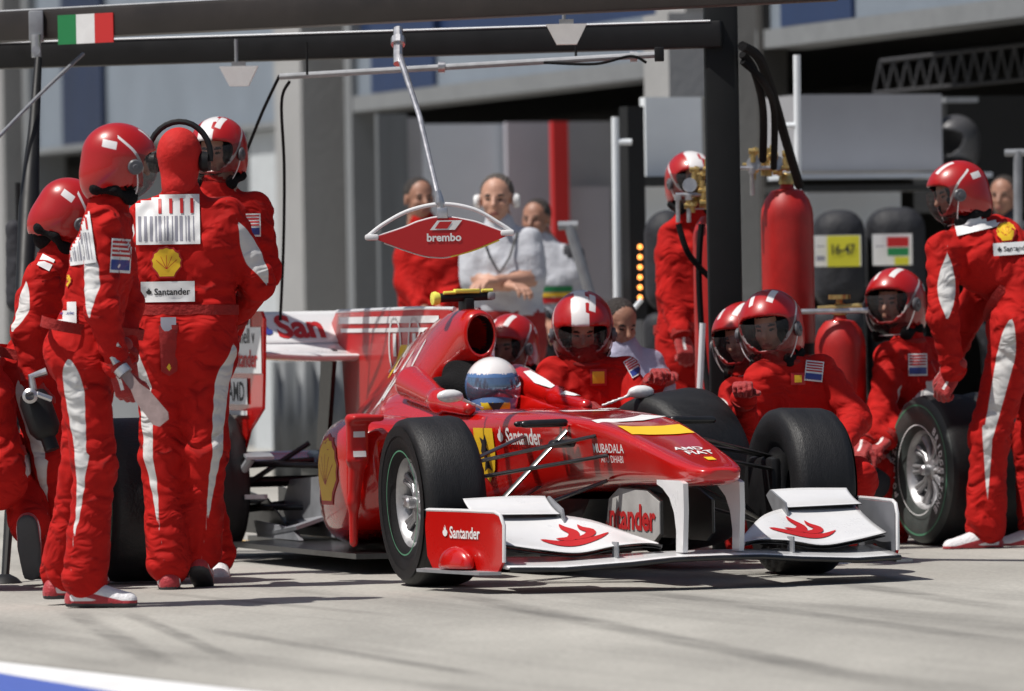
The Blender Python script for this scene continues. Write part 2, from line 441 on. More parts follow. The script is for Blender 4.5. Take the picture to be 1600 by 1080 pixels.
# ---------------------------------------------------------------- people pieces
V3 = lambda *a: np.array(a, float)
I3 = np.eye(3)
def C(a, b, r1, r2=None, fold=0): return ('c', np.array(a, float), np.array(b, float), r1, r1 if r2 is None else r2, fold)
def Eo(c, rad, R=I3): return ('e', np.array(c, float), R, tuple(rad))
def Bo(c, half, rd, R=I3): return ('b', np.array(c, float), R, tuple(half), rd)
# face / head, forward +x, left +y, up +z, origin in the middle of the head
def head_geo():
    pr = [Eo((-.012, 0, .035), (.098, .077, .088)), Eo((.025, 0, -.03), (.066, .058, .085)), Eo((.045, 0, -.088), (.032, .030, .024)),
          C((.088, 0, .015), (.112, 0, -.022), .009, .013), C((.072, -.032, .024), (.072, .032, .024), .014), Eo((.058, .038, -.02), (.026, .022, .022)), Eo((.058, -.038, -.02), (.026, .022, .022)),
          C((.082, -.018, -.057), (.082, .018, -.057), .009), C((.078, -.014, -.068), (.078, .014, -.068), .009),
          Eo((-.005, .080, -.005), (.018, .009, .032)), Eo((-.005, -.080, -.005), (.018, .009, .032)), C((-.015, 0, -.05), (-.03, 0, -.14), .056, .06)]
    sub = [Eo((.096, .030, .006), (.020, .017, .010)), Eo((.096, -.030, .006), (.020, .017, .010)), C((.098, -.018, -.0625), (.098, .018, -.0625), .0035)]
    V, Q = sdf_mesh(pr, .0065, .014, sub)
    mi = np.zeros(len(Q), int); cc = V[Q].mean(1)
    for sg in (-1, 1):
        d = (cc-V3(.083, .030*sg, .006))/np.array([.014, .0135, .0065]); mi[(np.linalg.norm(d, axis=1) < 1)] = 1
        d = (cc-V3(.083, .031*sg, .026))/np.array([.02, .018, .005]); mi[(np.linalg.norm(d, axis=1) < 1)] = 3
    d = (cc-V3(.09, 0, -.0625))/np.array([.02, .024, .009]); mi[np.linalg.norm(d, axis=1) < 1] = 2
    return V, Q, mi
HEAD = head_geo()
def helmet_geo():
    pr = [Eo((-.012, 0, .015), (.158, .130, .140)), Eo((-.03, 0, -.06), (.130, .122, .10)), C((-.055, .0, -.10), (-.02, 0, -.115), .095, .09)]
    sub = [Eo((-.012, 0, .005), (.140, .113, .122)), Eo((-.02, 0, -.08), (.115, .105, .10)), C((0, 0, -.1), (0, 0, -.26), .1, .1),
           Bo(V3(.912, 0, .41)*.202+V3(-.41, 0, .912)*-.103, (.14, .112, .118), .03, ortho((.912, 0, .41), (0, 0, 1)))]
    V, Q = sdf_mesh(pr, .008, .03, sub)
    x, y, z = V.T
    # centre band with notches, and the swept side line
    band = np.where((z > 0.02), .030+.007*np.sign(np.sin(x*70))-np.abs(y+.012), -1)
    line = .0060-np.abs(z-(.072-.55*(x+.02)-6.5*np.maximum(x, 0)**2))/(1+9*np.maximum(x, 0)); line = np.where((np.abs(y) > .05) & (x > -.06), line, -1)
    lab = np.minimum(.016-np.abs(z-.055), .028-np.abs(x+.085)); line = np.maximum(line, np.where(np.abs(y) > .05, lab, -1))
    patch = np.minimum(.014-np.abs(y-.035-.15*(z-.1)), .05-np.abs(x-.03)); patch = np.maximum(patch, np.minimum(.010-np.abs(y+.04), .03-np.abs(x-.06)))  # white crown patches: paint shapes that also stand for the sky's highlight
    line = np.maximum(line, np.where(z > .08, patch, -1))
    return V, Q, band, line
HV, HQ, Hband, Hline = helmet_geo()
def cache_mesh(name, V, Q, m, mids=None, attr=None):
    o = mesh_obj(name, V, Q, m, None, True, mids, attr); me = o.data; bpy.data.objects.remove(o); return me
_hn = np.cross(HV[HQ[:, 2]]-HV[HQ[:, 0]], HV[HQ[:, 3]]-HV[HQ[:, 1]]); Hin = ((_hn*(HV[HQ].mean(1)-V3(-.012, 0, 0))).sum(1) < 0).astype(int)
if Hin.mean() > .5: Hin = 1-Hin
ME_helmet_band = cache_mesh('helmet', HV, HQ, ['helmet', 'foam'], Hin, np.maximum(Hband, Hline))
ME_helmet = cache_mesh('helmet', HV, HQ, ['helmet', 'foam'], Hin, np.where(HV[:, 2] > .0, np.maximum(Hline, -1), Hline))
def visor_geo():
    v = []; f = []; n, m = 22, 14
    for j in range(m+1):
        for i in range(n+1):
            ph = math.radians(22-78*j/m); th = math.radians((-1+2*i/n)*(78-36*(j/m)**1.6))
            v.append((-.005+.160*math.cos(th)*math.cos(ph)*(1.0+.03*math.sin(-ph)), .133*math.sin(th)*(math.cos(ph)**.5), -.012+.152*math.sin(ph)))
    for j in range(m):
        for i in range(n): a = j*(n+1)+i; f.append([a, a+1, a+n+2, a+n+1])
    rim = [v[j*(n+1)+n] for j in range(3, m+1)]+[v[m*(n+1)+n-i] for i in range(1, n+1)]+[v[(m-j)*(n+1)] for j in range(1, m-2)]
    return v, f, rim
_v = visor_geo(); _rm = MB().tube(_v[2], .0026, 6); _o = _rm.build('visor_rim', 'white'); ME_rim = _o.data; bpy.data.objects.remove(_o); _v = _v[:2]; ME_visor = cache_mesh('visor', *_v, 'visor'); ME_visor_blue = cache_mesh('visor', *_v, 'visorblue')
def pad_geo():
    V, Q = sdf_mesh([Eo((.055, .072, -.135), (.034, .024, .034)), Eo((.055, -.072, -.135), (.034, .024, .034)), C((-.02, .095, -.125), (.05, .075, -.142), .016), C((-.02, -.095, -.125), (.05, -.075, -.142), .016),
                     C((.05, .075, -.148), (.05, -.075, -.148), .014), C((-.09, -.06, -.13), (-.09, .06, -.13), .03), C((-.02, .10, -.12), (-.09, .06, -.13), .022), C((-.02, -.10, -.12), (-.09, -.06, -.13), .022)], .008, .02)
    return V, Q
_o = MB().lathe([(0, -.004), (.030, -.004), (.032, .006), (.026, .012), (.012, .013), (.010, .018), (0, .018)], (0, 0, 0), (0, 1, 0), 20).build('hinge', 'hingem'); ME_hinge = _o.data; bpy.data.objects.remove(_o)
ME_pad = cache_mesh('padding', *pad_geo(), 'foam')
def shoe_geo():
    # origin at ankle joint, x forward; sole bottom at z=-.095
    pr = [C((-.035, 0, -.055), (.06, 0, -.06), .040, .040), C((.06, .004, -.064), (.165, .004, -.070), .038, .026), C((0, 0, -.03), (-.005, 0, .055), .043, .047), C((.0, 0, -.04), (.11, 0, -.066), .040, .033)]
    pr += [C((-.04, 0, -.082), (.16, 0, -.086), .036, .034)]
    post = lambda Fd, G: np.maximum(Fd, -(G[..., 2]+.095))
    V, Q = sdf_mesh(pr, .0075, .025, (), None, post)
    c = V[Q].mean(1); mi = (c[:, 2] < -.080).astype(int)
    x, y, z = V.T
    sw = np.maximum(.010-np.abs(z+.052+.25*(x-.03)), .007-np.abs(z+.03-.5*(x+.02)))
    sw = np.maximum(sw, .006-np.abs(z+.078)); sw = np.maximum(sw, -.050-x-.2*(z+.05))
    return V, Q, mi, sw
_s = shoe_geo(); ME_shoe = cache_mesh('shoe', _s[0], _s[1], ['shoe', 'sole'], _s[2], _s[3])
def hand_geo(curl):
    # wrist at origin, fingers along +x, palm faces -z, thumb on +y side (a left hand seen from its back)
    pr = [C((-.06, 0, 0), (.005, 0, 0), .034, .030), Bo((.048, 0, 0), (.046, .041, .016), .014), C((.02, .02, -.004), (.05, .045, -.016), .018, .015)]
    for k, (y, L, dx) in enumerate([(.031, .074, .0), (.010, .082, .004), (-.011, .077, .002), (-.031, .060, -.006)]):
        p = V3(.090+dx, y, 0); ang = .10; sp = y*.6
        c = curl*(1+.12*k)
        for seg, l in enumerate((.45, .32, .26)):
            ang += c*(.9 if seg == 0 else 1.1); d = V3(math.cos(ang)*math.cos(sp), math.sin(sp), -math.sin(ang)); q = p+d*L*l
            pr.append(C(p, q, .0105-.001*seg, .0100-.001*seg)); p = q
    p = V3(.05, .045, -.016)
    for l, dd, r in ((.034, (.75, .60, -.35-curl*.4), .0125), (.028, (.9, .15, -.35-curl*.5), .0110)):
        d = V3(*dd); d /= np.linalg.norm(d); q = p+d*l; pr.append(C(p, q, r, r*.93)); p = q
    V, Q = sdf_mesh(pr, .0045, .007)
    x, y, z = V.T
    pan = np.maximum(np.where((z > .004) & (x > 0) & (x < .07), .0065-np.abs(y+.004), -1), np.where(x < -.02, .006-np.abs(x+.04), -1))
    return V, Q, pan
_HG = {}
for nm, cu in (('relaxed', .32), ('grip', .75)):
    g = hand_geo(cu)
    for mm in ('glove', 'skin'): _HG[nm, mm] = cache_mesh('glove' if mm == 'glove' else 'hand', g[0], g[1], mm, None, g[2])
def hand_rim():  pass
def tape(o, parent, R, c, name, sc=1.0, mirror=False):
    """place a shared mesh with axes rows R at c, relative to the parent"""
    ob = bpy.data.objects.new(name, o); COL.objects.link(ob); ob.parent = parent
    A = np.array(R).T*sc
    if mirror: A = A @ np.diag([1, -1, 1])
    m = Matrix.Identity(4)
    for i in range(3):
        for j in range(3): m[i][j] = A[i][j]
        m[i][3] = c[i]
    ob.matrix_local = m; return ob

def unit(v): v = np.array(v, float); return v/(np.linalg.norm(v)+1e-9)
def person(label, Y, J, base_px=None, fwd=(0, -1, 0), head=None, headR=((0, -1, -.1), (0, 0, 1)), kind='helmet', h=.012, group='pit crew in red overalls',
           mats=('suit', 'suit', 'suit'), cloth=1.0, panels=True, gloves=('grip', 'grip'), handR=(None, None), shoes=(None, None), hair=None, fold=.0085, belt=True, skin='skin', hsc=.93, glove_m='glove', barearm=False, bulk=1.0, knee_pads=False, no_hands=False, no_shoes=False, pa=(.25, .35), hms=.97):
    """J: joint name -> (px, py, depth offset)"""
    P = {k: W(v[0], v[1], Y+(v[2] if len(v) > 2 else 0)) for k, v in J.items()}
    base = np.array([P['pel'][0], P['pel'][1], 0.0])
    root = empty('person', base, label, 'person', group)
    for k in P: P[k] = P[k]-base
    fw = unit(fwd)
    sh = (P['shL']+P['shR'])/2; pel = P['pel']; side = unit(P['shL']-P['shR']); hs = unit(P['hipL']-P['hipR'])
    spine = unit(sh-pel); fw = unit(fw-spine*(fw@spine))
    fo = fold*1.0; c = cloth; h = min(h, .0105) if Y < 28 else h; SMOOTH[0] = 1
    T = []; tg = []; shr = .056 if barearm else .070
    def a(p, g): T.append(p); tg.append(g)
    chL = sh-spine*.10+side*.088; chR = sh-spine*.10-side*.088; wL = pel+spine*.12+hs*.075; wR = pel+spine*.12-hs*.075
    a(C(P['shR']*.92+sh*.08-spine*.015, sh-spine*.02, .060*c, .078), 0); a(C(P['shL']*.92+sh*.08-spine*.015, sh-spine*.02, .060*c, .078), 0)
    for x, y in ((chL, wL), (chR, wR)): a(C(x, y, .108*c*bulk, .098*c*bulk, fo), 0)
    a(C(sh-spine*.14+fw*.02, pel+spine*.1+fw*.015, .115*c*bulk, .105*c*bulk, fo), 0)
    a(C(wL-spine*.06, P['hipL']-spine*.01, .105*c*bulk, .110*c*bulk, fo), 2); a(C(wR-spine*.06, P['hipR']-spine*.01, .105*c*bulk, .110*c*bulk, fo), 2)
    a(C(pel-fw*.03+hs*.06, pel-fw*.03-hs*.06, .115*c), 2)
    nk = P['neck']; hd = P['head']; R = ortho(*headR)
    a(C(sh-spine*.03, nk*.5+hd*.5-R[0]*.02, .075, .056), 0 if kind in ('helmet', 'hood') else 3)
    a(C(sh-spine*.035, nk, .085*c, .070), 0)
    for s in 'LR':
        a(C(nk*.55+sh*.45, P['sh'+s]*.72+sh*.28+spine*.005, .050*c, .052*c), 0)
        a(C(P['sh'+s], P['el'+s], shr*c, .060*c, fo*1.1), 1)
        mid = P['el'+s]; wr = P['wr'+s]
        a(C(mid, mid+(wr-mid)*.94, .060*c if not barearm else .044, .046*c if not barearm else .030, 0 if barearm else fo*1.1), 3 if barearm else 1)
        if barearm: a(C(P['sh'+s], P['sh'+s]*.25+P['el'+s]*.75, .058*c, .062*c, fo), 1)
        a(C(P['hip'+s], P['kn'+s], .100*c, .080*c, fo), 2)
        kn = P['kn'+s]; an = P['an'+s]
        a(C(kn, kn+(an-kn)*.96, .078*c, .072*c, fo*1.1), 2); a(C(kn+(an-kn)*.6, kn+(an-kn)*.97, .072*c, .076*c, fo), 2)
    V, Q = sdf_mesh(T, h, .035); SMOOTH[0] = 2
    # which piece is nearest -> zone
    D = np.stack([prim_d(p, V) for p in T], 0); zone = np.array(tg)[D.argmin(0)]
    pan = np.full(len(V), -1.0)
    if panels:
        toe = {s: (unit(W(*(shoes['LR'.index(s)]), Y)-base-P['an'+s]) if False else fw) for s in 'LR'}
        for s in 'LR':
            out = hs if s == 'L' else -hs
            # leg side panel: widest at the hip, closing in a point above the ankle
            for (p0, p1, t0, t1) in ((P['hip'+s], P['kn'+s], 0, .52), (P['kn'+s], P['an'+s], .52, 1.0)):
                ax = p1-p0; L = np.linalg.norm(ax); ax /= L; o2 = unit(out-ax*(out@ax)); tn = unit(-fw-ax*(-fw@ax)-o2*(-fw@o2))
                q = V-p0; t = np.clip((q@ax)/L, -.15, 1); g = t0+(t1-t0)*t; w = .050*np.clip((.86-g)/.86, 0, 1)**.9*np.sqrt(np.clip((g+.02)*6, 0, 1))
                rd = q-np.outer(q@ax, ax); an_ = np.arctan2(rd@tn, rd@o2)-(pa[0]+pa[1]*g); dist = np.abs((an_+PI) % (2*PI)-PI)*np.linalg.norm(rd, axis=1)
                m = (zone == 2) & ((q@ax) > -.05) & ((q@ax) < L*1.02)
                pan = np.where(m, np.maximum(pan, w-dist), pan)
            # sleeve panel behind the shoulder
            p0, p1 = P['sh'+s], P['el'+s]; ax = unit(p1-p0); L = np.linalg.norm(p1-p0); so = side if s == 'L' else -side
            o2 = unit(-fw*.75+so*.5); o2 = unit(o2-ax*(o2@ax)); tn = np.cross(ax, o2); q = V-p0; t = (q@ax)/L
            w = .040*np.sin(np.clip((t-.12)/1.0, 0, 1)*PI)
            rd = q-np.outer(q@ax, ax); m = (rd@o2 > 0) & (zone == 1) & (t < 1.1)
            pan = np.where(m, np.maximum(pan, w-np.abs(rd@tn)), pan)
    fz = np.array([np.bincount(zone[q]).argmax() for q in Q])
    ml = [mats[0], mats[1], mats[2], skin, 'eye', 'lip', 'hair']
    verts = [V]; faces = [Q]; mids = [fz]; attrs = [pan]
    hv, hq, hm = HEAD
    HVt = (hv*hsc) @ R+hd
    faces.append(hq+len(V)); verts.append(HVt); hc = hv[hq].mean(1); bal = (kind in ('helmet', 'helmet_band')) & ((hc[:, 0] < .035) | (np.abs(hc[:, 1]) > .050) | (hc[:, 2] > .062) | (hc[:, 2] < -.085)); mids.append(np.where(bal, 8, np.where(hm == 0, 3, hm+3)) if kind != 'hood' else np.full(len(hq), 7)); attrs.append(np.full(len(HVt), -1.))
    ml += ['hood', 'foam']
    body = mesh_obj('body', np.concatenate(verts), np.concatenate(faces), ml, root, True, np.concatenate(mids), np.concatenate(attrs))
    if kind in ('helmet', 'helmet_band'):
        he = tape(ME_helmet_band if kind == 'helmet_band' else ME_helmet, root, R, hd, 'helmet', hsc*hms)
        vs_ = tape(ME_visor, he, I3, (0, 0, 0), 'visor'); tape(ME_rim, vs_, I3, (0, 0, 0), 'visor_rim'); tape(ME_pad, he, I3, (0, 0, 0), 'padding'); tape(ME_hinge, he, I3, (.035, .126, -.012), 'hinge'); tape(ME_hinge, he, np.diag([1, -1, 1]), (.035, -.126, -.012), 'hinge')
    elif kind == 'hood':
        m = MB(); m.tube([hd+R.T @ V3(-.01, .125*math.sin(t), .015+.135*math.cos(t)) for t in np.linspace(-1.75, 1.75, 17)], .012); m.build('headset_band', 'black', root)
        for sg in (1, -1):
            m = MB(); m.lathe([(0, 0), (.036, 0), (.042, .012), (.036, .034), (0, .036)], hd+R.T @ V3(-.005, .084*sg, -.01), R.T @ V3(0, sg, 0), 20); m.build('ear_cup', 'black', root)
        o = mesh_obj('hood', *sdf_mesh([Eo((-.012, 0, .03), (.106, .086, .098)), C((0, 0, 0), (-.02, 0, -.10), .080, .070)], .01, .03), 'hood', root); 
        mm = Matrix.Identity(4); A = R.T
        for i in range(3):
            for j in range(3): mm[i][j] = A[i][j]
            mm[i][3] = hd[i]
        o.matrix_local = mm
    if hair:
        hp = [Eo((-.020, 0, .040), (.097, .082, .090))]
        V2, Q2 = sdf_mesh(hp, .009, .01, [Eo((.090, 0, -.02), (.098, .092, .128)), Bo((.05, 0, -.115), (.2, .2, .115), .02)])
        V2 = V2+(np.sin(V2[:, [1]]*400)*.0012)
        o = mesh_obj('hair', V2*hsc @ R+hd, Q2, hair, root)
    hands = []
    for i, s in enumerate('LR'):
        if no_hands: break
        if gloves[i] is None: continue
        d = unit(P['wr'+s]-P['el'+s]) if handR[i] is None else unit(handR[i][0])
        up = (0, 0, 1) if handR[i] is None else handR[i][1]
        if abs(d @ unit(up)) > .97: up = (0, -1, .1)
        Rm = ortho(d, up)   # x along hand, z back of hand
        ob = tape(_HG[gloves[i], glove_m], root, Rm, P['wr'+s]+d*.012, 'glove' if glove_m == 'glove' else 'hand', 1.0, mirror=(s == 'L'))
        hands.append(ob)
    for i, s in enumerate('LR'):
        if no_shoes or shoes[i] is None: continue
        f, up = shoes[i]; tape(ME_shoe, root, ortho(f, up), P['an'+s], 'shoe')
    if belt:
        m = MB(); pts = []
        sb = Surf([body])
        for k in range(33):
            th = 2*PI*k/32; dr = hs*math.cos(th)+fw*math.sin(th); o = pel+spine*.09; hh = sb.hit(o+dr*.5, -dr)
            pts.append(min((np.array(hh[0])-o)@dr, .24) if hh[0] is not None else .16)
        pts = np.array(pts); pts = np.clip(pts, None, np.median(pts)*1.12); pts = np.maximum(pts, (np.roll(pts, 1)+pts+np.roll(pts, -1))/3)+.006; pts = np.array([o+(hs*math.cos(2*PI*k/32)+fw*math.sin(2*PI*k/32))*pts[k] for k in range(33)]); nb = len(pts); v = [p-spine*.020 for p in pts]+[p+spine*.020 for p in pts]+[p+spine*.02+unit(p-pel)*.004 for p in pts]
        f = [[i, i+1, nb+i+1, nb+i] for i in range(nb-1)]
        mesh_obj('belt', v, f, mats[2] if mats[2] != 'suit' else 'beltc', root)
    if kind in ('helmet', 'helmet_band', 'hood') and panels:
        m = MB(); cpt = nk*.6+sh*.4; ax = unit(nk-sh); e1 = side; e2 = unit(np.cross(ax, e1)); m.tube([cpt+(e1*math.cos(t)+e2*math.sin(t))*.074+ax*.006*math.cos(t*2) for t in np.linspace(0, 2*PI, 25)], .013, 8); m.build('collar', 'beltc', root)
        for s in 'LR':
            d = unit(P['wr'+s]-P['el'+s]); m = MB(); m.lathe([(.040, -.02), (.049, -.018), (.050, .014), (.040, .018)], P['wr'+s]-d*.012, d, 20); m.build('cuff', 'beltc', root)
    return root, body, P, R, base
def view_print(root, body, base, px, py, Y, up=(0, 0, 1), tilt=0.0, extra=(), lift=.007):
    """print frame on whatever of the figure stands at this place, squared to a horizontal axis"""
    w = W(px, py, Y)-base; d = unit(W(px, py, 30)-W(px, py, 20))
    u = unit(np.array(up, float)-d*(d@np.array(up, float))); r = np.cross(d, u)
    if tilt: u, r = u*math.cos(tilt)+r*math.sin(tilt), r*math.cos(tilt)-u*math.sin(tilt)
    return Print(Surf([body]+list(extra)), w, d, r, u, root, lift=lift, step=.0015)
def barcode_patch(pr, w, h, off=(0, 0)):
    pr.put('patch', quadgrid(w, h, 24, 18), 'white', off)
    bars = []
    x = -.44; k = 0
    rr = random.Random(5)
    while x < .44:
        bw = rr.choice([.015, .03, .045]); bars.append((quadgrid(bw*w, h*.50, 1, 6), (x*w+off[0], off[1]-h*.18), (1, 1))); x += bw+rr.choice([.03, .045])
    pr.put('print', multi(bars), 'greyp')
    bars = [(quadgrid(.05*w, h*.30, 1, 4), (x*w+off[0], off[1]+h*.27), (1, 1)) for x in (-.12, .05, .22, .38)]
    pr.put('print', multi(bars), 'redp')
def flag_patch(pr, w, h, off=(0, 0)):
    pr.put('patch', quadgrid(w, h, 14, 14), 'white', off)
    bars = [(quadgrid(w*.88, h*.07, 14, 1), (off[0], off[1]+h*(.40-.13*k)), (1, 1)) for k in range(4)]
    pr.put('print', multi(bars), 'redp')
    pr.put('print', quadgrid(w*.9, h*.30, 14, 5), 'bluep', (off[0], off[1]-h*.27))
# ---------------------------------------------------------------- racing car (local: x forward, y left, z up, origin under the front axle)
CA = math.radians(20); CO = np.array([.409, 24.255, 0])
carfx = np.array([math.sin(CA), -math.cos(CA), 0]); carfy = np.array([math.cos(CA), math.sin(CA), 0])
car = empty('racing_car', CO, 'red open-wheel racing car with white wings stopped in the middle of the pit crew', 'racing car', rz=math.atan2(carfx[1], carfx[0]))
def cw(p): return CO+carfx*p[0]+carfy*p[1]+np.array([0, 0, p[2]])
def cl(w): w = np.array(w)-CO; return np.array([w@carfx, w@carfy, w[2]])
camL = cl(c_c)
def carpix(px, py, ax, val):
    d = cl(W(px, py, 10)+0)-camL; t = (val-camL[ax])/d[ax]; return camL+d*t
def interp(rows, n):
    rows = np.array(rows, float); x = np.linspace(0, len(rows)-1, n); out = []
    for t in x:
        i = min(int(t), len(rows)-2); u = t-i
        p0 = rows[max(i-1, 0)]; p1 = rows[i]; p2 = rows[i+1]; p3 = rows[min(i+2, len(rows)-1)]
        m1 = (p2-p0)*.5; m2 = (p3-p1)*.5
        out.append((2*u**3-3*u**2+1)*p1+(u**3-2*u**2+u)*m1+(-2*u**3+3*u**2)*p2+(u**3-u**2)*m2)
    return np.array(out)
def loft(name, rows, m, parent, n=70, k=40, cy=None, cap=True, mids=None):
    """rows: x, half width top, half width bottom, z top, z bottom, exponent, crown, centre y"""
    R = interp(rows, n); v = []; f = []
    for r in R:
        x, wt, wb, zt, zb, ex, cr, yc = r
        for i in range(k):
            th = 2*PI*(i+.5)/k; c, s = math.cos(th), math.sin(th)
            sy = math.copysign(abs(c)**(2/ex), c); sz = math.copysign(abs(s)**(2/ex), s)
            w = wb+(wt-wb)*(sz+1)/2; z = (zt+zb)/2+(zt-zb)/2*sz
            if sz > 0: z += cr*(1-sy*sy)*sz
            v.append((x, yc+w*sy, z))
    for j in range(len(R)-1):
        for i in range(k): f.append([j*k+i, j*k+(i+1) % k, (j+1)*k+(i+1) % k, (j+1)*k+i])
    if cap: f.append(list(range(k))[::-1]); f.append([(len(R)-1)*k+i for i in range(k)])
    o = mesh_obj(name, v, f, m, parent)
    bm = bmesh.new(); bm.from_mesh(o.data); bmesh.ops.recalc_face_normals(bm, faces=bm.faces[:]); 
    for e in bm.edges:
        if len(e.link_faces) == 2 and e.calc_face_angle(0) > math.radians(40): e.smooth = False
    bm.to_mesh(o.data); bm.free()
    return o
def boolean(o, cutters):
    for c in cutters:
        md = o.modifiers.new('b', 'BOOLEAN'); md.operation = 'DIFFERENCE'; md.object = c; md.solver = 'EXACT'
    bpy.context.view_layer.update(); dg = bpy.context.evaluated_depsgraph_get()
    me = bpy.data.meshes.new_from_object(o.evaluated_get(dg)); o.modifiers.clear(); o.data = me
    for c in cutters: bpy.data.objects.remove(c)
def cutter_ell(c, r, ex=2.0, parent=None):
    bm = bmesh.new(); bmesh.ops.create_uvsphere(bm, u_segments=32, v_segments=20, radius=1)
    v = [(c[0]+r[0]*p.co.x, c[1]+r[1]*p.co.y, c[2]+r[2]*p.co.z) for p in bm.verts]; f = [[q.index for q in x.verts] for x in bm.faces]; bm.free()
    return mesh_obj('cut', v, f, 'carbon', parent)

chassis = loft('monocoque', [
 (1.10, .050, .050, .452, .425, 2.6, 0, 0), (1.08, .085, .075, .462, .408, 3.2, 0, 0), (1.00, .118, .105, .480, .392, 3.8, -.004, 0), (.85, .138, .120, .515, .385, 4.5, -.010, 0),
 (.6, .158, .130, .572, .382, 5, -.018, 0), (.3, .19, .15, .634, .372, 5, -.024, 0), (0, .225, .17, .665, .35, 5, -.022, 0), (-.4, .25, .19, .676, .31, 5, -.012, 0),
 (-.8, .275, .21, .670, .26, 5, .0, 0), (-1.2, .31, .25, .668, .20, 4.5, .01, 0), (-1.6, .33, .28, .700, .12, 4.5, .03, 0), (-2.0, .34, .30, .72, .10, 4, .05, 0), (-2.3, .30, .28, .68, .10, 3.5, .06, 0)], 'car', car, 90, 48)
boolean(chassis, [cutter_ell((-1.28, 0, .70), (.52, .215, .24), parent=car)])
chassis.data.materials.append(M['carbon'])
# cockpit tub and raised headrest
m = MB(); m.lathe([(.0, -.42), (.24, -.41), (.28, -.2), (.285, .10)], (-1.30, 0, .55), (0, 0, 1), 32)
o = m.build('cockpit_tub', 'carbon', car); o.scale = (1.55, .72, 1); o.location = (.72, 0, 0)
for sg in (1, -1):
    V, Q = sdf_mesh([C((-1.02, .255*sg, .672), (-1.35, .262*sg, .70), .030, .045), C((-1.35, .262*sg, .70), (-1.78, .235*sg, .77), .045, .075)], .012, .04)
    mesh_obj('headrest', V, Q, 'car', car)
V, Q = sdf_mesh([C((-1.62, .0, .74), (-1.72, 0, .80), .10, .12), C((-1.66, .16, .74), (-1.66, -.16, .74), .06)], .012, .04); mesh_obj('headrest_pad', V, Q, 'foam', car)
# mirrors
for sg in (1, -1):
    V, Q = sdf_mesh([Eo((-.80, .415*sg, .728), (.030, .058, .028)), C((-.80, .38*sg, .72), (-.84, .26*sg, .675), .008)], .008, .012)
    mo = mesh_obj('mirror', V, Q, 'carw', car)
# air intake and engine cover
cover = loft('engine_cover', [
 (-1.575, .066, .060, 1.062, .880, 2.2, 0, 0), (-1.60, .078, .078, 1.075, .868, 2.2, 0, 0), (-1.66, .086, .10, 1.080, .83, 2.4, 0, 0), (-1.80, .088, .17, 1.078, .70, 2.5, 0, 0), (-2.0, .08, .25, 1.05, .55, 2.4, 0, 0),
 (-2.35, .055, .29, .965, .42, 2.3, 0, 0), (-2.8, .035, .24, .80, .36, 2.2, 0, 0), (-3.2, .03, .15, .64, .30, 2.2, 0, 0), (-3.5, .025, .10, .55, .28, 2.2, 0, 0), (-3.75, .02, .06, .48, .28, 2.2, 0, 0)], 'car', car, 80, 40)
boolean(cover, [cutter_ell((-1.60, 0, .971), (.26, .060, .083), parent=car)])
m = MB(); m.lathe([(.0, .0), (1.0, .0)], (0, 0, 0), (1, 0, 0), 32)
v = []; f = []; n = 32
for j, (x, s) in enumerate(((-1.575, .99), (-1.65, .97), (-1.75, .88), (-1.84, .6), (-1.86, .02))):
    for i in range(n): th = 2*PI*i/n; v.append((x, .0605*s*math.cos(th), .971+.084*s*math.sin(th)))
for j in range(4):
    for i in range(n): f.append([j*n+i, j*n+(i+1) % n, (j+1)*n+(i+1) % n, (j+1)*n+i])
mesh_obj('air_intake', v, f, 'black', car)
# camera bar on top
m = MB(); m.tube([(-1.74, -.135, 1.128), (-1.74, .11, 1.136)], .020, 14); m.box((-1.80, -.02, 1.06), (-1.70, .02, 1.125), bev=.006); cb = m.build('camera_mount', 'black', car)
m = MB(); m.lathe([(0, -.004), (.027, 0), (.030, .014), (.024, .03), (0, .032)], (-1.74, -.155, 1.126), (0, 1, 0), 20); m.tube([(-1.725, -.11, 1.149), (-1.725, -.055, 1.151)], .007, 8); m.obox((-1.73, -.005, 1.156), I3, (.018, .055, .009), 0, .004); m.tube([(-1.725, .06, 1.157), (-1.725, .11, 1.158)], .007, 8); m.build('camera_cap', 'paley', cb)
m = MB(); m.box((-1.76, .085, 1.118), (-1.70, .115, 1.15), bev=.008); m.build('camera_housing', 'dullmetal', cb)
# shark fin
fin = MB().prism([(-1.80, 1.03), (-1.95, 1.078), (-2.4, 1.082), (-3.0, 1.078), (-3.48, 1.074), (-3.54, 1.03), (-3.48, .93), (-3.40, .85), (-3.34, .5), (-2.6, .60), (-2.0, .8)], (1, 0, 0), (0, 0, 1), (0, 1, 0), (0, 0, 0), .014).build('engine_fin', 'carsat', car)
m = MB(); m.tube([(-1.9, 0, 1.082), (-2.4, 0, 1.088), (-3.0, 0, 1.084), (-3.48, 0, 1.080)], .009, 8); m.build('fin_edge', 'carw', fin)
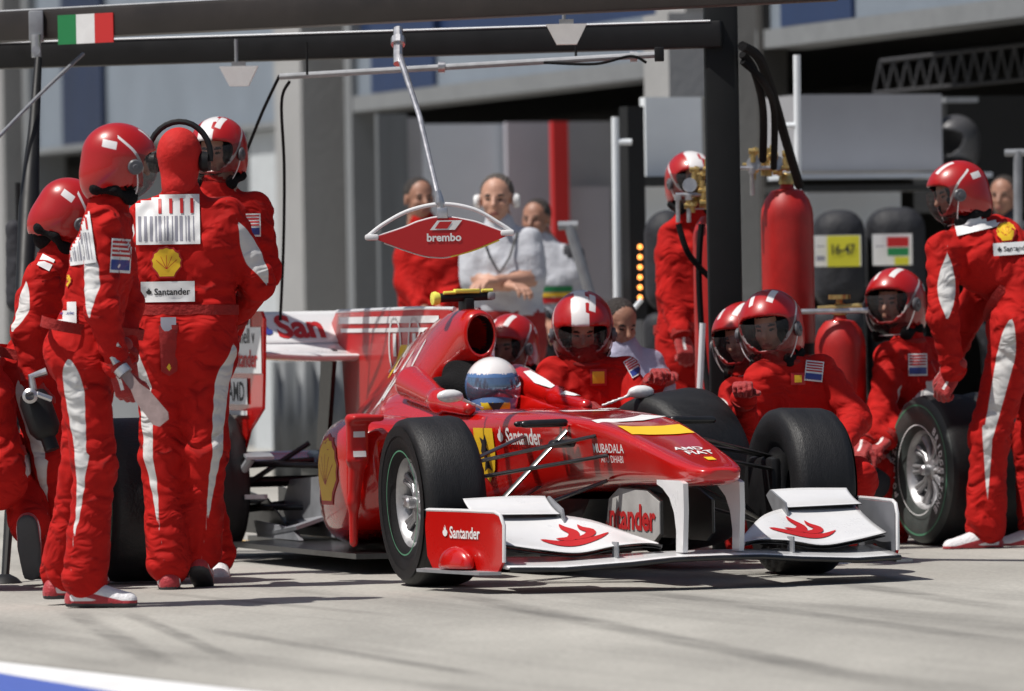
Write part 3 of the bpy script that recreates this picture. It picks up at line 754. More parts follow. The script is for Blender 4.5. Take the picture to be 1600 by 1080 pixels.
# sidepods
for sg in (-1, 1):
    rows = [(-1.18, .150, .14, .585, .33, 3.5, 0, .47*sg), (-1.24, .195, .19, .612, .24, 4, 0, .485*sg), (-1.36, .225, .22, .630, .17, 4, .01, .49*sg), (-1.6, .245, .235, .628, .12, 3.6, .02, .47*sg),
            (-1.85, .23, .22, .60, .10, 3.2, .03, .40*sg), (-2.2, .18, .17, .53, .10, 2.8, .03, .28*sg), (-2.6, .13, .12, .45, .10, 2.6, .02, .18*sg), (-3.1, .11, .10, .38, .10, 2.5, 0, .15*sg), (-3.35, .06, .05, .32, .12, 2.5, 0, .09*sg)]
    sp = loft('sidepod', rows, 'car', car, 60, 36)
    boolean(sp, [cutter_ell((-1.16, .48*sg, .47), (.16, .115, .095), parent=car)])
    m = MB(); m.obox((-1.335, .48*sg, .47), I3, (.02, .125, .10)); m.build('radiator_inlet', 'black', sp)
    if sg < 0: podR = sp
    # outer vane with its top
    V, Q = sdf_mesh([Bo((-1.17, .690*sg, .555), (.022, .045, .095), .012), Bo((-1.165, .655*sg, .640), (.05, .07, .014), .012), C((-1.175, .690*sg, .46), (-1.20, .700*sg, .30), .036, .024), C((-1.20, .700*sg, .30), (-1.21, .70*sg, .13), .022, .018)], .008, .03)
    vane = mesh_obj('sidepod_vane', V, Q, 'carsat', car)
# floor, splitter, diffuser, plank
M['vaneg'] = mat('greyed_white_paint', (.42, .41, .40), .5, var=.15, vscale=10)  # vane white toned down to grey
fl = MB(); fl.prism([(-.55, .13), (-.95, .17), (-1.10, .50), (-1.18, .70), (-2.9, .70), (-3.05, .45), (-3.6, .40), (-3.6, -.40), (-3.05, -.45), (-2.9, -.70), (-1.18, -.70), (-1.10, -.50), (-.95, -.17), (-.55, -.13)], (1, 0, 0), (0, 1, 0), (0, 0, 1), (0, 0, .075), .022)
fl.build('floor', 'carbon', car)
m = MB(); m.prism([(-.1, .32), (-.0, .32), (-.15, .20), (-.60, .09), (-1.2, .085), (-1.2, .30)], (1, 0, 0), (0, 0, 1), (0, 1, 0), (0, 0, 0), .24); m.build('keel', 'carbon', car)
for sg in (1, -1):
    m = MB(); m.prism([(-1.12, .10), (-.55, .11), (-.42, .20), (-.50, .40), (-.78, .46), (-1.0, .30)], (1, 0, 0), (0, 0, 1), (0, 1, 0), (0, .44*sg, 0), .014); m.build('bargeboard', 'carbon', car)
    m = MB(); m.prism([(.14, .17), (.68, .17), (.74, .20), (.74, .33), (.60, .37), (.30, .375), (.19, .33)], (1, 0, 0), (0, 0, 1), (0, 1, 0), (0, .105*sg, 0), .010); tc_ = m.build('turning_vane', 'carbon', car)
    m = MB(); m.prism([(.145, .175), (.675, .175), (.735, .205), (.735, .325), (.597, .365), (.303, .370), (.195, .326)], (1, 0, 0), (0, 0, 1), (0, 1, 0), (0, .112*sg, 0), .004); tv = m.build('outer_face', 'vaneg', tc_)
    if sg < 0:
        pr = Print(Surf([tv]), (.38, -.5, .262), (0, 1, 0), (1, 0, 0), (0, 0, 1), tv); pr.put('lettering', text_geo('Santander', .03), 'redp', (0, 0), (.64, .56))
m = MB(); m.prism([(-2.9, .40), (-3.75, .40), (-3.75, -.40), (-2.9, -.40)], (1, 0, 0), (0, 1, 0), (0, .0, 1), (0, 0, .15), .02)
for y in (-.4, -.2, 0, .2, .4): m.prism([(-2.9, .10), (-3.75, .10), (-3.75, .30), (-3.3, .26)], (1, 0, 0), (0, 0, 1), (0, 1, 0), (0, y, 0), .01)
m.build('diffuser', 'carbon', car)
for sg in (1, -1):
    m = MB(); m.prism([(-2.55, .10), (-3.30, .10), (-3.42, .22), (-3.30, .34), (-2.9, .36), (-2.6, .24)], (1, 0, 0), (0, 0, 1), (0, 1, 0), (0, .27*sg, 0), .05); m.prism([(-2.7, .09), (-3.3, .09), (-3.35, .16), (-2.8, .14)], (1, 0, 0), (0, 0, 1), (0, 1, 0), (0, .44*sg, 0), .02)
    m.obox((-3.0, .36*sg, .15), ortho((1, 0, .08), (0, .3*sg, 1)), (.28, .10, .008)); m.build('undertray_panel', 'dullmetal', car)
m = MB(); m.obox((-3.35, 0, .33), I3, (.30, .14, .13), 0, .04); m.tube([(-3.62, 0, .33), (-3.85, 0, .33)], .05, 12); m.build('gearbox', 'carbon', car)
m = MB()
for a_, b_, r_ in (((-3.4, -.15, .42), (-3.4, -.60, .40), .016), ((-3.1, -.15, .40), (-3.4, -.60, .42), .014), ((-3.4, -.15, .24), (-3.4, -.60, .20), .018), ((-3.0, -.15, .22), (-3.4, -.60, .22), .014), ((-3.3, -.20, .50), (-3.4, -.60, .24), .012), ((-3.4, -.6, .33), (-3.4, .6, .33), .025)):
    for sg in (1, -1):
        m.tube([V3(*a_)*V3(1, sg, 1), V3(*b_)*V3(1, sg, 1)], r_, 10)
m.build('rear_suspension', 'carbon', car)
for sg in (1, -1):
    m = MB(); m.obox((-3.05, .52*sg, .455), ortho((1, .25*sg, -.05), (0, 0, 1)), (.17, .06, .006), 0); m.build('brake_duct_winglet', 'dullmetal', car)
    m = MB(); m.tube([(-3.05, .55*sg, .445), (-3.1, .58*sg, .38), (-3.3, .60*sg, .35)], .02, 10); m.obox((-3.2, .50*sg, .26), ortho((1, .2*sg, .1), (0, 0, 1)), (.15, .05, .01), 0); m.build('brake_duct', 'dullmetal', car)
# ---- wheels
def wheel(parent, name, c, ax, R, w, rimr, old=True, label=None, letter=False, mats=('tread', 'tyre'), outer=1):
    """ax points to the outer face"""
    ax = unit(ax); hw = w/2
    prof = [(rimr-.01, -hw*.80), (rimr+.012, -hw*.92), (rimr+.05, -hw*1.0), (R-.07, -hw*1.06), (R-.03, -hw*1.02), (R-.008, -hw*.90), (R, -hw*.66), (R, -hw*.2), (R, hw*.2), (R, hw*.66), (R-.008, hw*.90), (R-.03, hw*1.02), (R-.07, hw*1.06), (rimr+.05, hw*1.0), (rimr+.012, hw*.92), (rimr-.01, hw*.80)]
    m = MB(); m.lathe(prof, c, ax, 96, 0, [1, 1, 1, 1, 1, 0, 0, 0, 0, 0, 1, 1, 1, 1, 1])
    t = m.build(name, [mats[0], mats[1]], parent, True, 80)
    m = MB(); m.lathe([(rimr-.01, -hw*.82), (rimr-.03, -hw*.7), (rimr-.04, 0), (rimr-.03, hw*.45), (rimr-.022, hw*.74), (rimr+.006, hw*.86), (rimr+.008, hw*.80)], c, ax, 64)
    rim = m.build('rim', 'rim', t, True, 50)
    m = MB(); a = np.cross(ax, [0, 0, 1.]); a = unit(a); d = np.cross(ax, a); cc = np.array(c, float)
    nsp = 10
    for k in range(nsp):
        th = 2*PI*k/nsp
        for dth in (-.09, .09):
            u = a*math.cos(th+dth)+d*math.sin(th+dth); u0 = a*math.cos(th)+d*math.sin(th)
            m.tube([cc+ax*hw*.48+u0*.04, cc+ax*hw*.42+u*rimr*.55, cc+ax*hw*.55+u*(rimr-.028)], [.013, .010, .012], 8)
    m.lathe([(.0, hw*.30), (.055, hw*.34), (.05, hw*.55), (.03, hw*.62), (.0, hw*.62)], c, ax, 24)
    m.build('spokes', 'rim', rim)
    m = MB(); m.lathe([(0, hw*.58), (.024, hw*.6), (.024, hw*.85), (.017, hw*.92), (0, hw*.92)], c, ax, 12); m.build('wheel_nut', 'metal', rim)
    m = MB(); m.lathe([(rimr-.045, hw*.10), (.0, hw*.10)], c, ax, 32); m.lathe([(.125, -hw*.1), (.125, hw*.05), (.0, hw*.05)], c, ax, 32); m.build('brake_drum', 'black', rim) if parent == car else m.build('rim_back', 'black', rim)
    return t
def ring_print(parent, t, c, ax, r0, r1, hh, m, name, a0=0, a1=2*PI, n=96):
    ax = unit(ax); a = unit(np.cross(ax, [0, 0, 1.])); d = np.cross(ax, a); v = []; f = []
    for i in range(n+1):
        th = a0+(a1-a0)*i/n; u = a*math.cos(th)+d*math.sin(th)
        v += [np.array(c)+u*r0+ax*hh, np.array(c)+u*r1+ax*hh]
    for i in range(n): f.append([2*i, 2*i+1, 2*i+3, 2*i+2])
    return mesh_obj(name, v, f, m, t)
WR, WW = .331, .245
s_ = math.radians(2.0)
for sg in (-1, 1):
    axo = V3(math.sin(s_)*-sg*-1*0+(.035*sg), sg, -.03*1)     # a little steered and cambered
    t = wheel(car, 'front_wheel', (0, .775*sg, .330), axo, WR, WW, .185)
    c = V3(0, .775*sg, .330); ring_print(car, t, c, axo, .262, .300, WW/2*1.075, 'tyre', 'sidewall_band')
    ring_print(car, t, c, axo, .200, .206, WW/2*1.00+.004, 'green', 'rim_line')
    tr = wheel(car, 'rear_wheel', (-3.4, .72*sg, .330), V3(0, sg, -.02), WR, .35, .185)
# front suspension
for sg in (-1, 1):
    m = MB()
    def blade(a, b, w, th=.006):
        a, b = np.array(a)*V3(1, sg, 1), np.array(b)*V3(1, sg, 1); d = unit(b-a); x = unit(V3(1, 0, .05)-d*d[0]); z = np.cross(d, x)
        prof = [(-w, 0), (-w*.5, th), (0, th*1.3), (w*.6, th*.8), (w, 0), (w*.6, -th*.8), (0, -th*1.3), (-w*.5, -th)]
        vs = [p+x*q+z*r for p in (a, b) for q, r in prof]; n = 8
        m.add(vs, [[i, (i+1) % n, n+(i+1) % n, n+i] for i in range(n)]+[list(range(n))[::-1], [n+i for i in range(n)]])
    blade((.24, .18, .575), (.03, .63, .475), .022); blade((-.42, .24, .565), (-.02, .63, .475), .022)
    blade((.30, .16, .40), (.02, .64, .20), .022); blade((-.38, .20, .36), (-.02, .64, .20), .022)
    blade((-.02, .20, .60), (.0, .60, .22), .018, .008); blade((.34, .17, .50), (.10, .63, .42), .018)
    m.build('front_suspension', 'carbon', car)
    m = MB(); m.obox((0, .625*sg, .33), I3, (.13, .025, .14), 0, .02); m.build('brake_duct', 'black', car)
    V, Q = sdf_mesh([C((.02, .23*sg, .625), (.02, .40*sg, .622), .018, .016), C((-.06, .23*sg, .625), (-.06, .40*sg, .622), .016, .014), C((.08, .22*sg, .545), (-.04, .26*sg, .54), .018)], .009, .03); mesh_obj('suspension_fairing', V, Q, 'carbon', car)
# ---- front wing
M['plateg'] = mat('grey_inner_paint', (.12, .125, .14), .6, coat=.0, var=.1)
def wing_panel(name, stations, m, parent, th=.016, camber=.02, n=10):
    """stations: (y, xle, zle, xte, zte)"""
    v = []; f = []
    st = interp(stations, 26)
    for (y, xl, zl, xt, zt) in st:
        up = []; dn = []
        for i in range(n+1):
            t = i/n; x = xl+(xt-xl)*t; z = zl+(zt-zl)*t-camber*4*t*(1-t); e = th*(1.6*math.sqrt(max(t, 0))*(1-t)+.18*(1-t)+.06)
            up.append((x, y, z+e*.5)); dn.append((x, y, z-e*.5))
        v += up+dn[::-1]
    k = 2*(n+1)
    mi = []
    for j in range(len(st)-1):
        for i in range(k):
            f.append([j*k+i, j*k+(i+1) % k, (j+1)*k+(i+1) % k, (j+1)*k+i]); mi.append(0 if i < n else 1)
    f.append(list(range(k))); f.append([(len(st)-1)*k+i for i in range(k)][::-1]); mi += [0, 0]
    o = mesh_obj(name, v, f, m, parent, True, mi)
    bm = bmesh.new(); bm.from_mesh(o.data); bmesh.ops.recalc_face_normals(bm, faces=bm.faces[:]); bm.to_mesh(o.data); bm.free()
    return o
wingm = wing_panel('front_wing', [(-.80, .93, .098, .66, .135), (-.60, .98, .094, .72, .130), (-.35, 1.03, .108, .79, .135), (-.18, 1.05, .122, .84, .140), (0, 1.055, .124, .85, .142), (.18, 1.05, .122, .84, .140), (.35, 1.03, .108, .79, .135), (.60, .98, .094, .72, .130), (.80, .93, .098, .66, .135)], ['carw', 'carbon'], car, .022, .004)
m = MB(); m.tube([(.935, -.80, .093), (.985, -.60, .089), (1.035, -.35, .103), (1.055, -.18, .117), (1.06, 0, .119), (1.055, .18, .117), (1.035, .35, .103), (.985, .60, .089), (.935, .80, .093)], .010, 8); m.build('leading_edge', 'carbon', wingm)
for sg in (-1, 1):
    st = [(.17*sg, .905, .168, .86, .175), (.24*sg, .90, .176, .76, .208), (.36*sg, .895, .168, .64, .262), (.50*sg, .88, .146, .56, .285), (.64*sg, .86, .160, .54, .285), (.79*sg, .83, .185, .53, .285)]
    wing_panel('slot_lip', [(y_, a_-.012, b_-.014, a_-.10, b_-.006) for (y_, a_, b_, c_, d_) in st], ['carbon', 'carbon'], wingm, .010, .0)
    fl1 = wing_panel('wing_flap', st, ['carw', 'carbon'], wingm, .014, .012)
    st = [(.47*sg, .60, .285, .44, .352), (.60*sg, .59, .287, .43, .355), (.80*sg, .57, .290, .42, .350)]
    fl2 = wing_panel('upper_flap', st, ['carw', 'carbon'], wingm, .012, .012)
    m = MB(); m.prism([(.64, .235), (.61, .305), (.46, .352), (.42, .33), (.50, .26)], (1, 0, 0), (0, 0, 1), (0, 1, 0), (0, .462*sg, 0), .008); m.build('flap_fence', 'dullmetal', wingm)
    m = MB(); m.obox((.90, .36*sg, .155), I3, (.03, .003, .03)); m.build('slot_bracket', 'dullmetal', wingm)
    # marks on the flap: two big flames
    pr = Print(Surf([fl1]), (.74, .47*sg, .6), (0, 0, -1), (0, 1, 0), (-1, 0, 0), fl1)
    k = 1
    def leaf(pts, w0_):
        P_ = interp([[*p] for p in pts], 14); V = []; n_ = len(P_)
        for k_, p in enumerate(P_):
            t_ = P_[min(k_+1, n_-1)]-P_[max(k_-1, 0)]; t_ = t_/np.linalg.norm(t_); wd = w0_*math.sin(PI*min(1, (k_/(n_-1))**.75))+.0006
            V += [(p[0]-t_[1]*wd, p[1]+t_[0]*wd), (p[0]+t_[1]*wd, p[1]-t_[0]*wd)]
        return np.array(V), [[2*k_, 2*k_+1, 2*k_+3, 2*k_+2] for k_ in range(n_-1)]
    pr.put('logo', leaf([(-.14, -.015), (-.08, -.052), (.0, -.062), (.08, -.050), (.14, -.012)], .026), 'redp')
    pr.put('logo', leaf([(-.075, -.01), (-.02, -.02), (.01, .02), (-.015, .07), (-.02, .10)], .021), 'redp')
    pr.put('logo', leaf([(-.01, -.03), (.05, -.02), (.075, .01), (.05, .045), (.045, .075)], .019), 'redp')
    # endplate
    ax0 = unit(V3(.60, -.095*sg, 0)); nr = unit(np.cross(ax0, (0, 0, 1)))
    m = MB(); m.prism([(0, .29), (.02, .13), (.06, .085), (.58, .082), (.62, .12), (.625, .26), (.60, .297), (.56, .305), (.02, .305)], ax0, (0, 0, 1), nr, (.28, .905*sg, 0), .010)
    ep = m.build('endplate', 'car', wingm)
    inn = -nr*np.sign(nr[1])*sg*np.sign(sg)
    inn = nr if nr[1]*sg < 0 else -nr
    m = MB(); m.prism([(.01, .30), (.02, .13), (.06, .087), (.575, .085), (.615, .12), (.620, .26), (.595, .294), (.56, .302), (.02, .302)], ax0, (0, 0, 1), nr, V3(.28, .905*sg, 0)+inn*.0072, .004); m.build('inner_face', 'plateg', ep)
    m = MB(); pts = [V3(.28, .905*sg, 0)+ax0*a_+V3(0, 0, b_) for a_, b_ in ((0, .307), (.3, .309), (.56, .308), (.60, .298), (.627, .26), (.622, .12))]; m.tube(pts, .0075, 8); m.build('endplate_rim', 'carw', ep)
    m = MB(); m.prism([(.0, .0), (.60, 0), (.56, .075), (.06, .075)], ax0, -inn, (0, 0, 1), (.28, .905*sg, .078), .012); m.build('foot_plate', 'dullmetal', ep)
    V, Q = sdf_mesh([Eo(V3(.28, .905*sg, 0)+ax0*.30-inn*.03+V3(0, 0, .10), (.12, .045, .075), ortho(ax0, (0, 0, 1)))], .008, .02, (), None, lambda Fd, G: np.maximum(Fd, -(G[..., 2]-.088))); mesh_obj('foot_bulge', V, Q, 'car', ep)
    if sg < 0:
        pr = Print(Surf([ep]), V3(.28, .905*sg, 0)+ax0*.30+V3(0, 0, .225), inn, ax0, (0, 0, 1), ep); put_bank(pr, (0, 0), .30, 'white')
    else:
        pr = Print(Surf([fl2]), (.5, .62, .6), (0, 0, -1), (0, 1, 0), (-1, 0, 0), fl2); pr.put('lettering', text_geo('PANASONIC' if 0 else 'F 10', .0), 'greyp', (0, 0), (.0001, .0001)) if 0 else None
# pylons
for sg in (-1, 1):
    m = MB(); m.prism([(.74, .412), (.98, .412), (1.015, .402), (1.018, .30), (1.00, .14), (.93, .14), (.935, .22), (.915, .29), (.87, .345), (.80, .38), (.74, .395)], (1, 0, 0), (0, 0, 1), (0, 1, 0), (0, .115*sg, 0), .020)
    m.build('wing_pylon', 'carw', car)
# ---- rear wing
m = MB()
rw = wing_panel('rear_wing', [(-.50, -3.18, .905, -3.48, .955), (-.2, -3.16, .885, -3.48, .95), (.2, -3.16, .885, -3.48, .95), (.50, -3.18, .905, -3.48, .955)], ['carw', 'carw'], car, .045, .03)
rf = wing_panel('rear_flap', [(-.50, -3.45, .945, -3.60, 1.085), (0, -3.45, .945, -3.60, 1.085), (.50, -3.45, .945, -3.60, 1.085)], ['carw', 'carw'], rw, .014, .008)
pr = Print(Surf([rf]), (-3.0, 0, 1.012), (-1, 0, 0), (0, 1, 0), (0, 0, 1), rf, lift=.004)
pr.put('lettering', text_geo('San', .035), 'redp', (-.165, .006), (.22, .185)); pr.put('lettering', text_geo('tander', .03), 'redp', (.26, .006), (.40, .26)); pr.put('logo', FLAME, 'bluep', (-.32, -.01), (.05, .05))
for sg in (-1, 1):
    m = MB(); m.prism([(-2.96, 1.05), (-3.00, 1.088), (-3.62, 1.088), (-3.66, 1.06), (-3.64, .36), (-3.54, .30), (-3.38, .36), (-3.20, .56), (-3.00, .66), (-2.98, .80)], (1, 0, 0), (0, 0, 1), (0, 1, 0), (0, .505*sg, 0), .014)
    re = m.build('rear_endplate', 'car', rw)
    pr = Print(Surf([re]), (-3.30, .505*sg, .95), (0, -sg, 0), (-sg, 0, 0), (0, 0, 1), re)
    pr.put('sticker', quadgrid(.62, .27, 4, 4), 'white', (.0, -.0)); put_shell(pr, (-.20, .03), .085); pr.put('lettering', text_geo('shell v', .0), 'blackp', (.10, .03), (.24, .24)); pr.put('lettering', text_geo('~', .02), 'blackp', (.1, .09), (.08, .08)); put_bank(pr, (0, -.07), .52)
    pr.put('sticker', quadgrid(.32, .115, 2, 2), 'white', (-.05, -.215)); pr.put('lettering', text_geo('AMD', .02), 'blackp', (-.05, -.215), (.24, .26))
    pr.put('sticker', quadgrid(.32, .02, 2, 2), 'white', (-.05, -.31))
m = MB(); m.prism([(-3.33, .91), (-3.50, .93), (-3.60, .45), (-3.46, .45)], (1, 0, 0), (0, 0, 1), (0, 1, 0), (0, -.06, 0), .02); m.build('wing_support', 'carbon', rw)
bw = wing_panel('beam_wing', [(-.5, -3.38, .40, -3.60, .46), (0, -3.38, .40, -3.60, .46), (.5, -3.38, .40, -3.60, .46)], ['car', 'carbon'], rw, .02, .01)
# ---- marks on the bodywork
side = Surf([chassis, cover]); 
def side_print(x, z, d=(0, 1, 0)): return Print(side, (x, -.35, z), d, (1, 0, 0), (0, 0, 1), chassis, lift=.007)
pr = side_print(-.47, .565); put_bank(pr, (0, 0), .44, 'white')
pr = side_print(.36, .515); pr.put('lettering', text_geo('MUBADALA', .01), 'white', (0, .012), (.27, .26)); pr.put('lettering', text_geo('ABU DHABI', .0), 'white', (.02, -.030), (.20, .20))
# yellow shield with black figure
pr = side_print(-.83, .49); pr.put('shield', polyfan([(-.5, .5), (.5, .5), (.5, 0), (.36, -.3), (0, -.55), (-.36, -.3), (-.5, 0)], 4), 'yellow', (0, 0), (.19, .21))
pr.put('emblem', polyfan([(-.18, -.38), (-.05, -.30), (-.08, -.1), (-.22, .05), (-.12, .2), (-.2, .36), (.0, .3), (.12, .42), (.2, .26), (.1, .15), (.22, .05), (.08, -.05), (.14, -.25), (.24, -.36), (.02, -.30)], 3), 'blackp', (0, 0), (.17, .19))
# nose top
top = Surf([chassis])
def top_print(x, y=0): return Print(top, (x, y, .9), (0, 0, -1), (0, 1, 0), (-1, 0, 0), chassis)
pr = top_print(.42); pr.put('print', quadgrid(.26, .16, 8, 6), 'yellow', (.0, .0)); 
pr = top_print(.12); pr.put('print', polyfan([(-.5, -.5), (.1, -.35), (.5, .1), (.3, .5), (.12, .2), (-.1, -.05), (-.5, -.2)], 4), 'white', (-.0, 0), (.34, .22))
pr = top_print(-.3); pr.put('print', quadgrid(.20, .06, 6, 3), 'white', (-.02, .0)); pr.put('print', quadgrid(.08, .05, 6, 3), 'white', (.12, .1))
pr = top_print(.78); pr.put('lettering', text_geo('AMD', .02), 'white', (0, .03), (.12, .15)); pr.put('lettering', text_geo('FIAT', .02), 'white', (.02, -.045), (.11, .16))
pr = top_print(.93); pr.put('emblem', quadgrid(.035, .05, 3, 3), 'yellow', (.02, 0))
# oval outlines on the cover side, small shield
cs = Surf([cover, fin])
for x in (-2.66, -2.40):
    ring = []; n = 40
    v = []; f = []
    for i in range(n+1):
        th = 2*PI*i/n; 
        for r in (1.0, .80 if 0 else .82): v.append((.085*r*math.copysign(abs(math.cos(th))**.8, math.cos(th)), (.12 if r == 1 else .108)*math.sin(th)))
    for i in range(n): f.append([2*i, 2*i+1, 2*i+3, 2*i+2])
    pr = Print(cs, (x, -.5, .93), (0, 1, 0), (1, 0, 0), (0, 0, 1), cover); pr.put('print', (np.array(v), f), 'white'); pr.put('print', quadgrid(.04, .10, 2, 8), 'white', (0, .0))
pr = Print(cs, (-2.52, -.5, .86), (0, 1, 0), (1, 0, 0), (0, 0, 1), cover); pr.put('shield', polyfan([(-.5, .5), (.5, .5), (.5, 0), (.36, -.3), (0, -.55), (-.36, -.3), (-.5, 0)], 3), 'yellow', (0, 0), (.12, .14)); pr.put('emblem', quadgrid(.03, .07, 2, 3), 'blackp')
for k, (x, z, w_, a_) in enumerate(((-2.25, .80, .30, .7), (-2.05, .84, .26, .9), (-2.42, .70, .30, .55), (-1.98, .66, .20, .5), (-2.2, .60, .34, .3))):
    pr = Print(cs, (x, -.5, z), (0, 1, 0), (1, 0, 0), (0, 0, 1), cover); pr.put('stripe', polyfan([(-.5, -.3), (0, -.45), (.5, .2), (.5, .5), (0, .0), (-.5, .1)], 3), 'white', (0, 0), (w_, .05), a_)
pr = Print(cs, (-2.75, -.5, 1.040), (0, 1, 0), (1, 0, 0), (0, 0, 1), fin); pr.put('stripe', quadgrid(1.35, .030, 20, 2), 'white'); pr.put('stripe', quadgrid(1.2, .018, 20, 2), 'white', (-.05, -.045))  # lower stripe paints the pale sky glare along the fin as white
# shell on the sidepod's side
pr = Print(Surf([podR]), (-1.50, -.9, .42), (0, 1, 0), (1, 0, 0), (0, 0, 1), podR); put_shell(pr, (0, 0), .27)
pr = Print(Surf([o for o in car.children if o.name.startswith('sidepod_vane')]), (-1.18, -.9, .52), (0, 1, 0), (1, 0, 0), (0, 0, 1), podR)
pr = Print(Surf([o for o in car.children if o.name.startswith('sidepod_vane')]), (-.9, -.69, .53), (-1, 0, 0), (0, 1, 0), (0, 0, 1), podR)
for z, w in ((.045, .05), (-.035, .055)): pr.put('print', quadgrid(w, .024, 2, 2), 'white', (0, z))
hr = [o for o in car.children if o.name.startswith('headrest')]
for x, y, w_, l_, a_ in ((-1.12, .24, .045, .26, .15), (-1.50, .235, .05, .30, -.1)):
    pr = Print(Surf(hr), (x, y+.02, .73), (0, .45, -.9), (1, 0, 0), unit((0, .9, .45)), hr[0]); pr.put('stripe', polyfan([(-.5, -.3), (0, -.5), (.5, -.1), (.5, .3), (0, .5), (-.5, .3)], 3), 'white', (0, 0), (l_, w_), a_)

# ---------------------------------------------------------------- driver
drv = cw((-1.44, 0, .748)); b = np.array([drv[0], drv[1], .12])
root = empty('person', b, 'driver in a white-topped blue and yellow helmet sitting in the racing car', 'person')
fwd = carfx*1.0+np.array([.0, 0, .0]); R = ortho(unit(V3(.10, -1, -.05)), (0, 0, 1)); hd = drv-b
loc = lambda p: cw(p)-b
T = [C(loc((-1.52, .13, .50)), loc((-1.52, -.13, .50)), .09), C(loc((-1.5, 0, .5)), loc((-1.35, 0, .2)), .14), C(loc((-1.5, 0, .55)), loc((-1.46, 0, .68)), .07)]
for sg in (1, -1): T += [C(loc((-1.52, .14*sg, .5)), loc((-1.22, .19*sg, .42)), .055), C(loc((-1.22, .19*sg, .42)), loc((-1.0, .08*sg, .52)), .045), C(loc((-1.35, .08*sg, .2)), loc((-.95, .09*sg, .34)), .07)]
V, Q = sdf_mesh(T, .014, .03); V2 = HEAD[0] @ R+hd
mesh_obj('body', np.concatenate([V, V2]), np.concatenate([Q, HEAD[1]+len(V)]), ['suit', 'skin'], root, True, np.concatenate([np.zeros(len(Q)), np.ones(len(HEAD[1]))]), np.full(len(V)+len(V2), -1.))
V, Q = sdf_mesh([Eo((-.012, 0, .01), (.140, .122, .128)), Eo((.03, 0, -.07), (.115, .100, .075))], .008, .03)
c_ = V[Q].mean(1); mi = np.where(c_[:, 2] > .068, 0, np.where(c_[:, 2] > -.055, 1, 2)); mi = np.where((mi == 2) & (np.abs(c_[:, 1]) > .065), 1, mi)
M['dwhite'] = mat('driver_helmet_white', (.78, .76, .76), .25, coat=.8); M['dblue'] = mat('driver_helmet_blue', (.10, .20, .42), .25, coat=.8); M['dyel'] = mat('driver_helmet_yellow', (.80, .58, .03), .25, coat=.8)
he = tape(cache_mesh('helmet', V, Q, ['dwhite', 'dblue', 'dyel'], mi), root, R, hd, 'helmet', .95)
v = []; f = []; n, m_ = 22, 8
for j in range(m_+1):
    for i in range(n+1):
        th = math.radians(-70+140*i/n); ph = math.radians(20-38*j/m_); v.append((-.008+.146*math.cos(th)*math.cos(ph), .127*math.sin(th)*math.cos(ph), .005+.142*math.sin(ph)))
for j in range(m_):
    for i in range(n): a = j*(n+1)+i; f.append([a, a+1, a+n+2, a+n+1])
vz = mesh_obj('visor', v, f, 'visorblue', he)
pr = Print(Surf([he]), (.3, 0, .078), (-1, 0, 0), (0, 1, 0), (0, 0, 1), he)
for sg in (-1, 1):
    for k, mm in enumerate(('redp', 'yellow', 'redp')): pass
v = MB(); v.prism([(-.035, 0), (.035, 0), (0, -.05)], (0, 1, 0), (0, 0, 1), (1, 0, 0), (.140, 0, -.055), .01); v.build('chin_vent', 'blackp', he)
# ---------------------------------------------------------------- crew
UP = (0, 0, 1)
def J(**k): return k
CREW = 'pit crew in red overalls'
# front man on the left, seen from behind and turned right
r, b, P, R, bs = person('helmeted mechanic nearest on the left, turned right with a grey paddle hanging from his hand', 22.7, J(
  head=(190, 252), neck=(170, 318), shR=(158, 356, -.19), shL=(176, 352, .19), elR=(160, 487, -.24), wrR=(186, 575, -.20), elL=(196, 480, .22), wrL=(196, 560, .05),
  pel=(132, 548), hipR=(128, 566, -.09), hipL=(142, 562, .09), knR=(148, 728, -.09), knL=(128, 735, .10), anR=(133, 908, -.06), anL=(97, 896, .22)),
  fwd=(.93, .35, 0), headR=((.90, .25, -.22), (.25, 0, 1)), shoes=(((.8, .5, 0), UP), ((.97, -.2, 0), UP)), handR=(((.1, .2, -1), (0, -1, 0)), ((.25, .1, -1), (-.3, -1, 0))), bulk=.98)
rootA = r
pr = view_print(r, b, bs, 114, 372, 22.7, tilt=-.12); barcode_patch(pr, .145, .20)
pr = view_print(r, b, bs, 99, 438, 22.7); put_shell(pr, (0, 0), .055)
pr = view_print(r, b, bs, 101, 489, 22.7); pr.put('patch', quadgrid(.085, .08, 5, 5), 'white'); put_bank(pr, (0, 0), .07, 'bluep')
pr = view_print(r, b, bs, 189, 400, 22.6, tilt=.08); flag_patch(pr, .075, .125)
# paddle
w0 = W(188, 575, 22.45); w1 = W(262, 668, 22.40)
t = empty('paddle', w0, 'grey rounded paddle held in the hand of the nearest left mechanic', 'paddle')
m = MB(); d = unit(w1-w0); sd = unit(np.cross(d, V3(0, 1, 0)))
m.prism([(0, -.018), (.09, -.020), (.13, -.032), (.24, -.036), (.262, -.022), (.262, .022), (.24, .036), (.13, .032), (.09, .020), (0, .018)], d, sd, (0, 1, 0), (0, 0, 0), .015); M['paddle'] = mat('worn_grey_pink_paint', (.30, .22, .21), .5, var=.25, vscale=20); m.build('blade', 'paddle', t)
m = MB(); m.tube([d*-.02, d*-.07+V3(0, 0, .02), V3(-.0, 0, .09)], .017, 10); m.lathe([(0, 0), (.03, .0), (.03, .03), (0, .03)], d*.0, d, 16); m.build('handle', 'metal', t)
